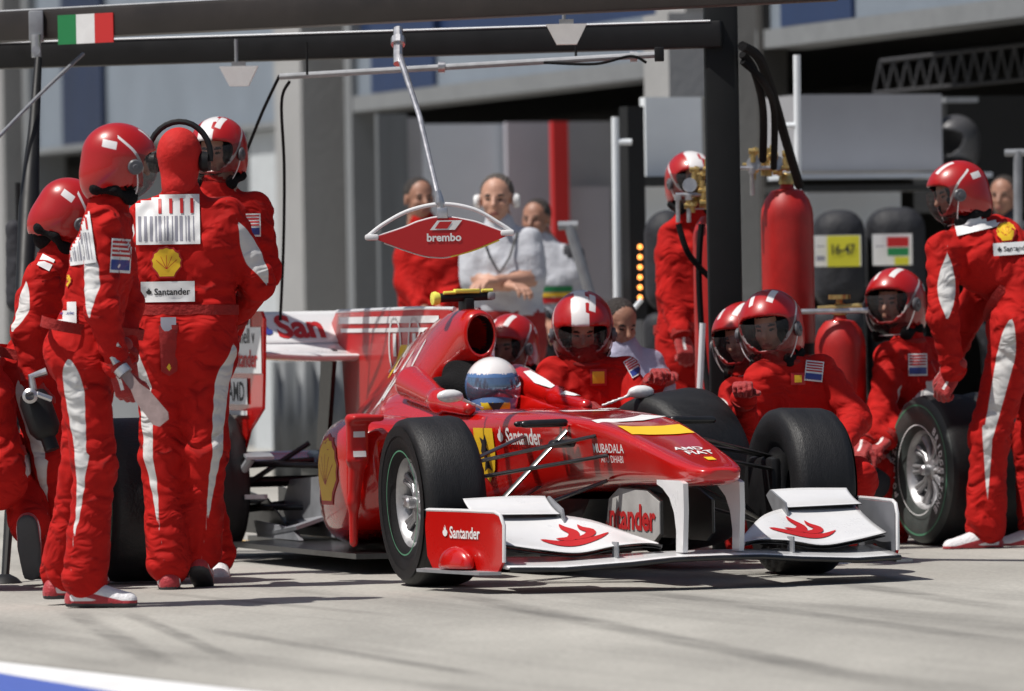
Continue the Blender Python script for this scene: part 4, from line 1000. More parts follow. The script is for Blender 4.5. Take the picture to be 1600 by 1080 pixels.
# headset man, back to us
r, b, P, R, bs = person('crewman in a red hood with a black headset, back turned, barcode panel on his shoulders', 24.1, J(
  head=(281, 250), neck=(283, 300), shL=(226, 338), shR=(352, 338), elL=(204, 440, -.05), wrL=(236, 500, .22), elR=(404, 440, .02), wrR=(368, 498, .25),
  pel=(288, 520), hipL=(256, 545), hipR=(320, 545), knL=(252, 712, .02), knR=(322, 700, .0), anL=(264, 884, .0), anR=(312, 866, .12)),
  fwd=(0, 1, 0), pa=(.55, .9), kind='hood', headR=((.15, 1, -.05), UP), shoes=(((-.05, 1, 0), UP), ((.1, 1, -.45), (0, .45, 1))), bulk=1.16, cloth=1.05)
rootB = r
pr = view_print(r, b, bs, 262, 343, 24.1); barcode_patch(pr, .25, .195)
pr = view_print(r, b, bs, 260, 411, 24.1); put_shell(pr, (0, 0), .115)
pr = view_print(r, b, bs, 262, 456, 24.1); pr.put('patch', quadgrid(.21, .08, 10, 5), 'white'); put_bank(pr, (0, 0), .175, 'blackp')
pr = view_print(r, b, bs, 263, 508, 24.1); pr.put('buckle', quadgrid(.06, .06, 4, 4), 'greyp'); pr.put('strap', polyfan([(-.5, .5), (.5, .5), (.42, -.4), (0, -.5), (-.42, -.4)], 4), 'darkred', (0, -.10), (.075, .20)); pr.put('tab', polyfan([(-.5, 0), (0, .5), (.5, 0), (0, -.5)], 2), 'yellow', (0, -.165), (.02, .03))
# facing man behind them
r, b, P, R, bs = person('helmeted crewman standing behind the headset man, facing the camera', 25.3, J(
  head=(340, 236), neck=(338, 298), shR=(306, 330), shL=(398, 326), elR=(300, 430, .05), wrR=(320, 500, -.1), elL=(416, 425, .04), wrL=(360, 488, -.22),
  pel=(308, 520), hipR=(275, 542), hipL=(304, 542), knR=(270, 705), knL=(302, 705), anR=(292, 868), anL=(338, 872)),
  fwd=(-.2, -1, 0), kind='helmet_band', headR=((-.32, -1, -.22), UP), shoes=(((.15, -1, 0), UP), ((-.2, -1, 0), UP)), bulk=1.0)
pr = view_print(r, b, bs, 391, 352, 25.3); flag_patch(pr, .085, .095)
pr = view_print(r, b, bs, 358, 345, 25.3); pr.put('strap', quadgrid(.015, .12, 1, 8), 'white', rot=.35)
# stooping man at the left behind the front man
r, b, P, R, bs = person('helmeted mechanic stooping behind the nearest left mechanic, only his back and one leg showing', 24.5, J(
  head=(112, 336), neck=(96, 388), shR=(66, 436, -.16), shL=(102, 418, .18), elR=(44, 520, -.2), wrR=(52, 592, -.2), elL=(110, 500, .2), wrL=(110, 570, .1),
  pel=(50, 590), hipR=(52, 600, -.08), hipL=(64, 596, .10), knR=(84, 730, -.12), knL=(70, 740, .2), anR=(96, 880, -.02), anL=(66, 868, .2)),
  fwd=(.85, .2, -.4), headR=((.75, .25, -.6), (.5, 0, 1)), shoes=(((.9, -.2, 0), UP), ((.9, -.2, 0), UP)))
pr = view_print(r, b, bs, 62, 405, 24.5, tilt=.5); pr.put('patch', quadgrid(.11, .05, 6, 4), 'white')
# crouching man at the frame's edge
r, b, P, R, bs = person('crouching crewman at the left edge of the photo, grey shoe sole towards the camera', 24.2, J(
  head=(-62, 500), neck=(-56, 552), shR=(-26, 582, 0), shL=(-100, 582), elR=(-10, 655, .1), wrR=(10, 675, .35), elL=(-114, 660, .1), wrL=(-80, 670, .3),
  pel=(-30, 738), hipR=(-4, 748), hipL=(-58, 748), knR=(36, 712, .40), knL=(-70, 800, .4), anR=(46, 822, .04), anL=(-70, 880, .0)),
  fwd=(.1, 1, 0), headR=((.1, 1, -.1), UP), shoes=(((0, .5, -1), (0, 1, .3)), ((.05, .35, -1), (0, 1, .35))))
# wheel gun carried by the stooping man
w0 = W(62, 640, 24.1)
t = empty('wheel_gun', w0, 'black wheel gun hanging from the stooping mechanic’s hand at the left', 'wheel gun')
m = MB(); m.lathe([(0, -.09), (.05, -.09), (.062, -.06), (.062, .06), (.045, .09), (.03, .10), (.03, .15), (0, .15)], (0, 0, -.02), (.35, -.2, -1), 24); m.build('motor', 'black', t)
m = MB(); m.tube([(-.02, 0, .06), (-.03, 0, .13), (.03, 0, .15)], .016, 10); m.tube([(-.05, -.06, .05), (.0, -.08, .06), (.05, -.06, .04)], .012, 8); m.lathe([(.018, -.01), (.03, 0), (.03, .02), (.018, .03)], (-.03, -.07, .055), (0, -1, 0), 20); m.build('handle', 'metal', t)
# centre man kneeling behind the car
r, b, P, R, bs = person('mechanic kneeling at the far side of the cockpit, looking down, white cross on his helmet', 26.0, J(
  head=(910, 514), neck=(915, 560), shR=(865, 582), shL=(975, 584), elR=(850, 650, -.1), wrR=(893, 640, -.25), elL=(1000, 640, -.1), wrL=(1022, 598, -.3),
  pel=(925, 720, .15), hipR=(895, 735, .1), hipL=(955, 735, .1), knR=(880, 815, -.25), knL=(975, 815, -.2), anR=(890, 850, .25), anL=(960, 850, .25)),
  hms=1.09, fwd=(0, -1, -.2), kind='helmet_band', headR=((.02, -1, -.50), UP), shoes=(((0, .6, -1), (0, 1, .5)), ((0, .6, -1), (0, 1, .5))), handR=(None, ((.6, -.5, .1), (0, -.3, 1))))
pr = view_print(r, b, bs, 992, 572, 26, tilt=-.5); flag_patch(pr, .07, .08)
pr = view_print(r, b, bs, 935, 590, 26); pr.put('patch', quadgrid(.07, .07, 4, 4), 'redp'); pr.put('emblem', quadgrid(.05, .05, 3, 3), 'yellow')
# two crouching on the right
r, b, P, R, bs = person('crouching crewman behind the right front tyre, his face seen through a clear visor', 25.5, J(
  head=(1204, 512), neck=(1215, 566), shR=(1190, 592, -.05), shL=(1285, 582, .05), elR=(1166, 680, -.10), wrR=(1162, 622, -.32), elL=(1338, 655, -.05), wrL=(1310, 705, -.3),
  pel=(1262, 745, .25), hipR=(1238, 755, .2), hipL=(1292, 755, .2), knR=(1225, 755, -.2), knL=(1338, 748, -.2), anR=(1225, 855, .05), anL=(1320, 855, .05)),
  hms=1.09, fwd=(-.3, -1, 0), kind='helmet', headR=((-.35, -1, -.22), (-.1, 0, 1)), shoes=(((-.2, -1, 0), UP), ((-.2, -1, 0), UP)))
rG = r
pr = view_print(r, b, bs, 1272, 580, 25.5, tilt=.12); flag_patch(pr, .075, .085)
pr = view_print(r, b, bs, 1247, 592, 25.5); pr.put('patch', quadgrid(.06, .05, 4, 4), 'redp'); pr.put('emblem', quadgrid(.03, .03, 3, 3), 'yellow')
r, b, P, R, bs = person('crouching crewman beside the black post, mostly hidden behind his neighbour’s helmet', 26.1, J(
  head=(1162, 530), neck=(1172, 585), shR=(1150, 615, 0), shL=(1215, 610, .1), elR=(1158, 665, -.2), wrR=(1160, 700, -.35), elL=(1230, 670, 0), wrL=(1210, 720, -.2),
  pel=(1190, 745, .2), hipR=(1170, 755, .2), hipL=(1215, 755, .2), knR=(1160, 770, -.2), knL=(1215, 765, -.2), anR=(1165, 850, .0), anL=(1215, 850, .05)),
  hms=1.09, fwd=(-.5, -1, 0), kind='helmet', headR=((-.75, -1, -.3), (-.1, 0, 1)), shoes=(((-.5, -1, 0), UP), ((-.2, -1, 0), UP)))
r, b, P, R, bs = person('kneeling crewman between the right front tyre and the spare wheel, looking left', 27.7, J(
  head=(1398, 473), neck=(1416, 524), shR=(1390, 558, -.12), shL=(1448, 552, .08), elR=(1378, 640, -.20), wrR=(1352, 692, -.38), elL=(1440, 640, -.10), wrL=(1384, 688, -.35),
  pel=(1448, 705, .12), hipR=(1436, 722, .05), hipL=(1462, 722, .2), knR=(1368, 738, -.30), knL=(1420, 795, -.20), anR=(1390, 838, -.12), anL=(1470, 835, .15)),
  hms=1.09, fwd=(-.75, -.8, 0), kind='helmet', headR=((-.62, -1, -.10), (-.05, 0, 1)), shoes=(((-.8, -.6, 0), UP), ((.4, .7, -.8), (0, .5, 1))))
pr = view_print(r, b, bs, 1434, 570, 27.7); flag_patch(pr, .085, .10)
m = MB(); kp = P['knR']; V, Q = sdf_mesh([Eo(kp+V3(-.01, -.05, -.04), (.075, .06, .085))], .012, .02); mesh_obj('knee_pad', V, Q, 'darkcloth', r)
# bending man at the right edge
r, b, P, R, bs = person('crewman bending over the spare wheel at the right edge, both hands on its top', 26.9, J(
  head=(1494, 302), neck=(1514, 350), shL=(1474, 390, -.15), shR=(1556, 362, .18), elL=(1474, 496, -.24), wrL=(1490, 584, -.20), elR=(1520, 480, .25), wrR=(1482, 572, .25),
  pel=(1632, 462), hipL=(1590, 512, -.12), hipR=(1642, 500, .12), knL=(1546, 682, -.14), knR=(1612, 690, .15), anL=(1540, 826, -.14), anR=(1622, 822, .15)),
  fwd=(-.6, .25, -.85), headR=((-.92, -.30, -.30), (-.25, 0, 1)), shoes=(((-.97, -.25, 0), UP), ((-.9, -.3, 0), UP)), handR=(((-.5, .1, -.8), (-.5, -1, .4)), ((-.6, .1, -.8), (-1, 0, .5))), bulk=1.18, cloth=1.08)
pr = view_print(r, b, bs, 1528, 350, 26.9, tilt=-.22, lift=.016); pr.put('patch', quadgrid(.20, .06, 10, 4), 'white'); 
pr = view_print(r, b, bs, 1572, 362, 26.9, tilt=-.1, lift=.016); put_shell(pr, (0, 0), .085)
pr = view_print(r, b, bs, 1588, 388, 26.9, tilt=-.05, lift=.016); pr.put('patch', quadgrid(.20, .055, 10, 4), 'white'); put_bank(pr, (-.01, 0), .15, 'blackp')
# standing by the gas bottles
BG = 'people standing back near the garages'
r, b, P, R, bs = person('helmeted crewman standing left of the black post, his visor behind brass valves', 28.6, J(
  head=(1080, 283), neck=(1080, 335), shR=(1052, 365, 0), shL=(1120, 365, .1), elR=(1050, 460, -.05), wrR=(1065, 525, -.15), elL=(1130, 460, .1), wrL=(1120, 530, 0),
  pel=(1086, 545), hipR=(1068, 560), hipL=(1110, 560), knR=(1060, 700), knL=(1120, 700), anR=(1060, 835), anL=(1120, 835)),
  fwd=(.2, -1, 0), kind='helmet_band', headR=((.3, -1, -.1), UP), shoes=(((0, -1, 0), UP), ((.2, -1, 0), UP)), h=.015, group=CREW)
# man in white shirt
r, b, P, R, bs = person('grey-haired man in a white short-sleeved shirt with crossed arms and white headphones', 30.8, J(
  head=(776, 313), neck=(780, 352), shR=(740, 378), shL=(826, 376), elR=(738, 440, -.05), wrR=(790, 446, -.22), elL=(834, 436, -.05), wrL=(775, 440, -.26),
  pel=(796, 520), hipR=(778, 535), hipL=(818, 535), knR=(775, 670), knL=(822, 670), anR=(772, 808), anL=(824, 808)),
  fwd=(-.1, -1, 0), kind='none', headR=((-.15, -1, -.05), UP), hair='grey_hair', mats=('whitecloth', 'whitecloth', 'darkred'), panels=False, gloves=('relaxed', 'relaxed'), glove_m='skin', barearm=True, shoes=(((0, -1, 0), UP), ((0, -1, 0), UP)), group=BG, h=.014, bulk=1.05, fold=.006, hsc=1.05)
for sg in (1, -1):
    m = MB(); m.lathe([(0, 0), (.032, 0), (.038, .012), (.03, .03), (0, .032)], P['head']+R.T @ V3(-.005, .084*sg, -.005), R.T @ V3(0, sg, 0), 18); m.build('headphone', 'white', r)
m = MB(); m.tube([P['neck']+V3(-.09, -.06, -.04), P['neck']+V3(-.05, -.15, -.16), P['neck']+V3(0, -.17, -.24), P['neck']+V3(.05, -.15, -.16), P['neck']+V3(.09, -.06, -.04)], .006, 6); m.build('lanyard', 'blackp', r)
# red overall man with dark hair behind the lollipop
r, b, P, R, bs = person('dark-haired man in red overalls standing behind the lollipop sign', 32.5, J(
  head=(655, 312), neck=(662, 352), shR=(640, 375), shL=(706, 375), elR=(636, 440, -.05), wrR=(660, 480, -.2), elL=(712, 440, -.05), wrL=(690, 480, -.2),
  pel=(675, 520), hipR=(658, 530), hipL=(693, 530), knR=(655, 660), knL=(695, 660), anR=(652, 790), anL=(696, 790)),
  fwd=(.3, -1, 0), kind='none', headR=((.4, -1, -.05), UP), hair='hair', gloves=('relaxed', 'relaxed'), glove_m='skin', shoes=(((0, -1, 0), UP), ((0, -1, 0), UP)), group=BG, h=.016, skin='skin2')
# third man
r, b, P, R, bs = person('dark-haired man in a pale vest, right of the man in the white shirt', 33.0, J(
  head=(838, 345), neck=(846, 382), shR=(826, 402), shL=(892, 402), elR=(828, 470), wrR=(850, 500, -.15), elL=(904, 465), wrL=(890, 510, -.1),
  pel=(862, 540), hipR=(845, 550), hipL=(880, 550), knR=(845, 670), knL=(882, 670), anR=(845, 790), anL=(882, 790)),
  fwd=(-.2, -1, 0), kind='none', headR=((-.4, -1, -.05), UP), hair='hair', mats=('whitecloth', 'darkcloth', 'darkcloth'), panels=False, gloves=('relaxed', 'relaxed'), glove_m='skin', shoes=(((0, -1, 0), UP), ((0, -1, 0), UP)), group=BG, h=.016, skin='skin2')
pr = view_print(r, b, bs, 862, 452, 33); pr.put('stripe', quadgrid(.22, .03, 6, 2), 'redp', (0, -.06)); pr.put('stripe', quadgrid(.22, .03, 6, 2), 'greenp', (0, .0)); pr.put('stripe', quadgrid(.22, .02, 6, 2), 'yellow', (0, -.03))
# lilac shirt, crouched
r, b, P, R, bs = person('dark-haired helper in a lilac shirt crouching behind the central kneeling mechanic', 27.6, J(
  head=(968, 508), neck=(975, 548), shR=(955, 570), shL=(1012, 570, .05), elR=(950, 640), wrR=(975, 670, -.2), elL=(1030, 640), wrL=(1040, 600, -.25),
  pel=(990, 715), hipR=(975, 725), hipL=(1010, 725), knR=(965, 745, -.3), knL=(1020, 745, -.3), anR=(970, 840, -.05), anL=(1020, 840, -.05)),
  fwd=(.3, -1, -.2), kind='none', headR=((.5, -1, -.4), UP), hair='hair', mats=('lilac', 'lilac', 'darkcloth'), panels=False, gloves=('relaxed', 'grip'), shoes=(((0, -1, 0), UP), ((0, -1, 0), UP)), group=BG, h=.015, skin='skin2')
# helmet behind the airbox
r, b, P, R, bs = person('crewman kneeling beyond the air intake, only his red helmet showing', 27.4, J(
  head=(797, 540), neck=(800, 592), shR=(770, 610), shL=(838, 610), elR=(760, 680), wrR=(780, 720, -.2), elL=(845, 680), wrL=(825, 720, -.2),
  pel=(803, 750), hipR=(785, 762), hipL=(820, 762), knR=(780, 790, -.3), knL=(825, 790, -.3), anR=(785, 855, 0), anL=(825, 855, 0)),
  fwd=(-.3, -1, 0), kind='helmet', headR=((-.6, -1, -.3), UP), shoes=(((0, -1, 0), UP), ((0, -1, 0), UP)), h=.015, group=CREW)
# far right shadowed man
r, b, P, R, bs = person('man in dark clothes standing in the garage shade behind the bending crewman', 33.5, J(
  head=(1568, 308), neck=(1572, 345), shR=(1545, 366), shL=(1605, 366), elR=(1540, 430), wrR=(1552, 480, -.15), elL=(1610, 430), wrL=(1600, 480, -.1),
  pel=(1575, 500), hipR=(1560, 512), hipL=(1592, 512), knR=(1560, 640), knL=(1592, 640), anR=(1560, 765), anL=(1592, 765)),
  fwd=(-.2, -1, 0), kind='none', headR=((-.4, -1, -.05), UP), hair='hair', mats=('darkcloth', 'darkcloth', 'darkcloth'), panels=False, gloves=('relaxed', 'relaxed'), glove_m='skin', shoes=(((0, -1, 0), UP), ((0, -1, 0), UP)), group=BG, h=.018, skin='skin2')
# ---------------------------------------------------------------- loose wheels
def loose(label, c, ax, R=.33, w=.30, letters=False, mats=('tyre', 'tyre')):
    t = empty('spare_wheel', (c[0], c[1], c[2]-R), label, 'wheel', 'loose wheels round the car')
    cc = V3(0, 0, R); ty = wheel(t, 'tyre', cc, ax, R, w, .185, mats=mats)
    ring_print(t, ty, cc, ax, .283, .291, w/2*1.05, 'green', 'shoulder_line'); ring_print(t, ty, cc, ax, .197, .202, w/2*1.0+.006, 'white', 'rim_line')
    if letters:
        axn = unit(ax); a = unit(np.cross(axn, [0, 0, 1.])); d = np.cross(axn, a)
        for word, mid in (('BRIDGESTONE', LM), ('POTENZA', LM+PI)):
            V = []; Fc = []
            for k, ch in enumerate(word):
                g = text_geo(ch, .03); asp = 1.0
                th = mid-(k-(len(word)-1)/2)*.155
                # letters read clockwise round the sidewall seen from outside
                rad = lambda th: a*math.cos(th)+d*math.sin(th)
                b0 = len(V); x = g[0][:, 0]; y = g[0][:, 1]; hh = y.max()-y.min(); y = y/hh*.034; x = x*(.026 if ch != 'I' else .010)
                for xx, yy in zip(x, y):
                    p = cc+axn*(w/2*1.068)+rad(th)*(.243+yy)+(-rad(th+PI/2) if 0 else rad(th+PI/2))*xx*LETS
                    V.append(p)
                Fc += [[b0+i for i in q] for q in g[1]]
            mesh_obj('lettering', V, Fc, 'white', ty)
    return t
LETS = -1; LM = PI
def pc(px, py, Y): return W(px, py, Y)
c = W(1474, 733, 27.2); c[2] = .335
loose('spare wheel with white tyre lettering held upright by the bending crewman', c, (-.925, -.38, .0), letters=True, w=.24, mats=('tyre', 'sidewall'))
c = W(1562, 722, 27.9); c[2] = .335
loose('spare wheel standing behind the bending crewman’s legs at the right edge', c, (-.93, -.37, 0), w=.36)
c = W(224, 782, 24.75); c[2] = .335
loose('removed wheel standing between the legs of the left mechanics', c, (-.96, -.27, 0), w=.36, mats=('tread', 'tyre'))
c = W(1058, 712, 25.25); c[2] = .40
loose('dark wheel carried tilted beyond the nose beside the kneeling mechanic', c, (.80, .58, .12), w=.32, mats=('tread', 'tyre'))

# ---------------------------------------------------------------- overhead gantry
post0 = W(1137, 700, 26.6)
g = empty('pit_gantry', (post0[0], post0[1], 0), 'black overhead gantry with a thick post and two long beams across the pit box', 'gantry')
gb = np.array([post0[0], post0[1], 0]); M['postp'] = mat('post_paint', (.008, .009, .010), .6, spec=.25, var=.25, vscale=3)
m = MB(); m.box((-.073, -.073, 0), (.073, .073, 3.3), bev=.018); m.build('post', 'postp', g)
m = MB(); m.box((-.20, -.20, 0), (.20, .20, .02), bev=.004); m.build('base_plate', 'carbon', g)
def beam(pts, half, z_is_bottom=True):
    a, b = pts; d = unit(b-a); n = unit(np.cross(d, (0, 0, 1))); u = np.cross(n, d); return d, n, u
def zfix(px, py, z): # point on the pixel's ray at height z
    d = c_f + c_r*(px-800)/F - c_u*(py-540)/F; return c_c+d*((z-CH)/d[2])
z1 = W(1110, 75, 26.55)[2]; a = zfix(-120, 111.5, z1); bb_ = zfix(1110, 75, z1)
m = MB(); d, n, u = beam((a, bb_), 0); L = np.linalg.norm(bb_-a); m.obox((a+bb_)/2-gb+V3(0, 0, .058)+d*.03, np.array([d, n, u]), (L/2+.03, .055, .058), 0, .01); lb = m.build('lower_beam', 'black', g)
m = MB(); m.tube([a-gb+V3(0, -.056, .114), bb_-gb+V3(0, -.056, .114)], .005, 6); m.build('beam_edge', 'dullmetal', lb)
z2 = W(60, 64, 27.0)[2]; a2 = zfix(-120, 72, z2); b2 = zfix(1300, 1.5, z2)
m = MB(); d2, n2, u2 = beam((a2, b2), 0); L2 = np.linalg.norm(b2-a2); m.obox((a2+b2)/2-gb+V3(0, 0, .064), np.array([d2, n2, u2]), (L2/2, .06, .064), 0, .01)
M['brown'] = mat('dark_brown_paint', (.022, .017, .015), .45, var=.3, vscale=4); ub = m.build('upper_beam', 'brown', g)
m = MB(); m.tube([a2-gb+V3(0, -.062, .132), b2-gb+V3(0, -.062, .132)], .005, 6); m.build('beam_edge', 'dullmetal', ub)
# bracket at the left end
bk = W(57, 58, 26.85)-gb
m = MB(); m.box(bk+V3(-.032, -.02, -.02), bk+V3(.032, .03, .115), bev=.006); m.build('bracket', 'dullmetal', g)
m = MB(); m.tube([bk+V3(.0, -.02, -.09), bk+V3(0, -.02, .01)], .022, 12); m.tube([bk+V3(.0, -.03, -.06), bk+V3(0, -.05, -.06)], .02, 12); m.build('joint', 'metal', g)
# hanging white lamps
for px, py in ((373, 104), (885, 38)):
    p = W(px, py, 26.9 if px < 500 else 25.7)-gb
    m = MB(); m.prism([(-.085, 0), (.085, 0), (.07, -.03), (.042, -.085), (-.042, -.085), (-.07, -.03)], (1, 0, 0), (0, 0, 1), (0, 1, 0), p, .07); hl = m.build('lamp_head', 'greyw' if 0 else 'white', g)
    m = MB(); m.tube([p+V3(-.01, 0, 0), p+V3(-.01, 0, .12)], .008, 8); m.box(p+V3(-.03, -.03, -.002), p+V3(.03, .03, .02)); m.build('lamp_hanger', 'dullmetal', hl)
# thin rail below the beams
m = MB(); pa = W(438, 120, 26.6)-gb; pb = W(1036, 85, 25.9)-gb; m.tube([pa, pb], .014, 10); rl = m.build('rail', 'dullmetal', g)
for px, py, YY in ((690, 105, 26.3), (990, 88, 26)):
    m = MB(); p = W(px, py, YY)-gb; m.tube([p+V3(-.015, 0, 0), p+V3(.015, 0, 0)], .024, 12); m.build('rail_clamp', 'metal', rl)
m = MB(); p = W(1030, 85, 25.9)-gb; m.box(p+V3(-.02, -.02, -.03), p+V3(.02, .02, .03), bev=.004); m.build('rail_end', 'black', rl)
for px, py in ((480, 117), (900, 93)):
    p = W(px, py, 26.4)-gb; m = MB(); m.tube([p, p+V3(0, 0, .14)], .006, 6); m.build('rail_hanger', 'black', rl)
# flag
p = W(134, 45, 26.72)
fl_ = empty('flag_sticker', p, 'green, white and red flag fixed to the upper gantry beam', 'flag')
d2n = d2
for k, mm in enumerate(('greenp', 'white', 'redflag')):
    m = MB(); m.obox(d2*(k-1)*.101, np.array([d2, n2, u2]), (.0502, .003, .064)); m.build('stripe', mm, fl_)
# leaning leg
p0 = W(60, 92, 26.8); p1 = W(8, 910, 24.9); p1[2] = .02
t = empty('support_pole', p1, 'long black pole leaning down from the gantry end to the ground at the far left', 'pole')
m = MB(); q = p0-p1; m.tube([V3(0, 0, 0), q*.12, q*.28], [.016, .020, .018], 10); m.tube([q*.28, q*.62, q*.70, q*.85, q], [.020, .040, .045, .026, .016], 12); m.build('shaft', 'black', t)
m = MB(); m.lathe([(0, 0), (.07, 0), (.05, .02), (.02, .035), (0, .035)], (0, 0, -.018), (0, 0, 1), 20); m.build('foot', 'black', t)
# cables
def cable(name, pts, r, label, m_='foam', cat='cable', group='cables hanging from the gantry'):
    P_ = [W(*q) for q in pts]; b = P_[-1]
    n_ = len(P_); out = []
    R_ = interp([list(p-b) for p in P_], (n_-1)*8+1)
    m = MB(); m.tube(list(R_), r, 8); o = m.build(name, m_); o.location = b; return tag(o, label, cat, group)
cable('cable', [(452, 128, 26.6), (440, 160, 26.7), (444, 260, 26.9), (443, 380, 27), (438, 500, 27.2)], .007, 'thin black cable hanging straight down from the rail end, left of the pillar')
cable('cable', [(437, 118, 26.6), (410, 175, 26.7), (386, 235, 26.9)], .007, 'thin black rope slanting from the rail end to the standing crewman’s helmet')
cable('cable', [(-10, 222, 26.2), (62, 148, 26.6), (130, 84, 26.9)], .008, 'pale guy wire running from the left edge up to the gantry beam', 'dullmetal')
cable('hose', [(1160, 72, 26.4), (1185, 90, 26.6), (1205, 140, 27), (1228, 220, 27.4), (1249, 290, 27.8)], .022, 'thick black hose arching from the post down to the largest gas bottle', cat='hose', group='air hoses from the post to the bottles')
cable('hose', [(1160, 85, 26.5), (1178, 110, 26.6), (1192, 170, 27), (1192, 250, 27.4)], .018, 'black hose dropping from the post nearest to it on the right', cat='hose', group='air hoses from the post to the bottles')
cable('hose', [(1160, 96, 26.5), (1190, 125, 26.6), (1209, 170, 27), (1209, 262, 27.4)], .016, 'black hose in the middle of the three, ending at the brass valves', cat='hose', group='air hoses from the post to the bottles')
cable('hose', [(1060, 350, 27.4), (1075, 395, 27.4), (1105, 430, 27.5), (1125, 445, 27.6)], .014, 'black hose looping from the left valves to behind the post', cat='hose', group='air hoses from the post to the bottles')
cable('hose', [(1096, 350, 27.5), (1092, 430, 27.5), (1100, 560, 27.5), (1118, 690, 27.3)], .014, 'black hose hanging from the left valves beside the post', cat='hose', group='air hoses from the post to the bottles')
cable('cable', [(850, 98, 26.1), (930, 100, 26), (985, 88, 25.9), (1010, 98, 25.9)], .006, 'black wire wound along the rail under the gantry')

# ---------------------------------------------------------------- lollipop sign
LY = 24.6
t0 = W(692, 372, LY)
lo = empty('lollipop_sign', t0, 'red lens-shaped lollipop sign with white lettering hanging from the gantry on a silver rod', 'pit sign')
q = lambda px, py, dy=0.: W(px, py, LY+dy)-t0
m = MB(); board = [(582, 372), (605, 366), (630, 357), (655, 347), (675, 342), (695, 340), (715, 341), (735, 346), (758, 353), (780, 361), (798, 366), (782, 373), (762, 381), (740, 390), (715, 398), (690, 402), (665, 400), (640, 393), (615, 384), (598, 378)]
pts = [q(*p) for p in board]; m.prism([(p[0], p[2]) for p in pts], (1, 0, 0), (0, 0, 1), (0, 1, 0), (0, 0, 0), .025); bd = m.build('board', 'redlol' if 0 else 'redp', lo)
R_ = interp([list(q(*p)) for p in ((574, 370), (600, 350), (640, 329), (690, 319), (740, 327), (780, 349), (800, 362))], 40); m = MB(); m.tube(list(R_), .0085, 10)
m.build('rim', 'carw', lo)
R_ = interp([list(q(*p)) for p in ((580, 372), (630, 356), (655, 346), (690, 339), (735, 345), (758, 352), (796, 366))], 40); m = MB(); m.tube(list(R_), .0045, 8); m.build('upper_edge', 'carw', bd)
for e_ in ((581, 371), (793, 364)): m = MB(); m.obox(q(*e_), I3, (.028, .02, .012), 0, .008); m.build('end_cap', 'carw', lo)
R_ = interp([list(q(*p)) for p in ((704, 401), (740, 391), (780, 375))], 12); m = MB(); m.tube(list(R_), .004, 8); m.build('reflector_strip', 'paley', bd)
R_ = interp([list(q(*p)) for p in ((600, 380), (640, 394), (665, 401), (690, 403), (706, 401))], 16); m = MB(); m.tube(list(R_), .003, 8); m.build('lower_edge', 'carw', bd)
lt = mesh_obj('lettering', *(lambda g: ([(x*.138, 0, y*.138) for x, y in g[0]], g[1]))(text_geo('brembo', .03)), 'white', bd); lt.location = q(694, 371)+V3(0, -.015, 0)
lt = mesh_obj('emblem', *(lambda g: ([(x*.10+y*.03, 0, y*.038) for x, y in g[0]], g[1]))(quadgrid(1, 1, 1, 1)), 'white', bd); lt.location = q(697, 352)+V3(0, -.0145, 0)
lt = mesh_obj('emblem', *(lambda g: ([(x*.05+y*.02, 0, y*.028) for x, y in g[0]], g[1]))(quadgrid(1, 1, 1, 1)), 'redp', bd); lt.location = q(693, 352)+V3(0, -.0160, 0)
m = MB(); m.tube([q(687, 312), q(690, 335)], .016, 10); m.tube([q(684, 298), q(687, 316)], [.012, .02], 10); m.obox(q(691, 333), I3, (.022, .016, .022), 0, .004); m.build('bracket', 'metal', lo)
m = MB(); ptop = q(622, 45, .9); m.tube([q(686, 312), q(655, 180, .45), q(622, 80, .85)], [.011, .012, .014], 10); m.tube([q(622, 100, .8), ptop], .020, 10); m.tube([q(622, 70, .85), q(622, 60, .87)], .03, 10); m.build('rod', 'metal', lo)

# ---------------------------------------------------------------- buildings and garage
EX = V3(math.cos(CA), math.sin(CA), 0); EY = V3(-math.sin(CA), math.cos(CA), 0)
FC = 16.0     # garage front: X + tan(CA) Y = FC
def FP(px, py):
    d = c_f + c_r*(px-800)/F - c_u*(py-540)/F; s = (FC)/(d[0]+math.tan(CA)*d[1]); return c_c+d*s
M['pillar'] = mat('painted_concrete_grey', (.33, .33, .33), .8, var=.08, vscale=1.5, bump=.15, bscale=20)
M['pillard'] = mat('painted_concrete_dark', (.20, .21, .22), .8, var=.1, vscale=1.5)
M['wallb'] = mat('blue_grey_sheet', (.20, .235, .28), .6, var=.1, vscale=1.2)
M['blued'] = mat('dark_blue_sheet', (.012, .024, .065), .5, var=.15, vscale=1.2); M['blue'] = mat('blue_sheet', (.014, .034, .10), .5, var=.15, vscale=1.2)
M['trim'] = mat('grey_trim', (.24, .25, .26), .5, metal=.2, var=.1)
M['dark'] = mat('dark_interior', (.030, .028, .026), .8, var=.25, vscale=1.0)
M['panel'] = mat('pale_grey_panel', (.62, .66, .71), .5, var=.06, vscale=1.5)
M['panelm'] = mat('mauve_grey_panel', (.42, .40, .44), .5, var=.06, vscale=1.5)
M['panelg'] = mat('mid_grey_panel', (.33, .33, .35), .55, var=.08, vscale=1.5)
M['panelw'] = mat('white_panel', (.80, .84, .87), .35, var=.06, vscale=2)
M['shutter'] = mat('grey_shutter', (.15, .16, .17), .5, metal=.2, var=.25, vscale=2.5, stretch=(4, 4, .15))
bl = empty('garage_building', FP(800, 800)*V3(1, 1, 0), 'long grey garage building with pillars, blue fascia and open garage bays', 'building')
bb = FP(800, 800)*V3(1, 1, 0)
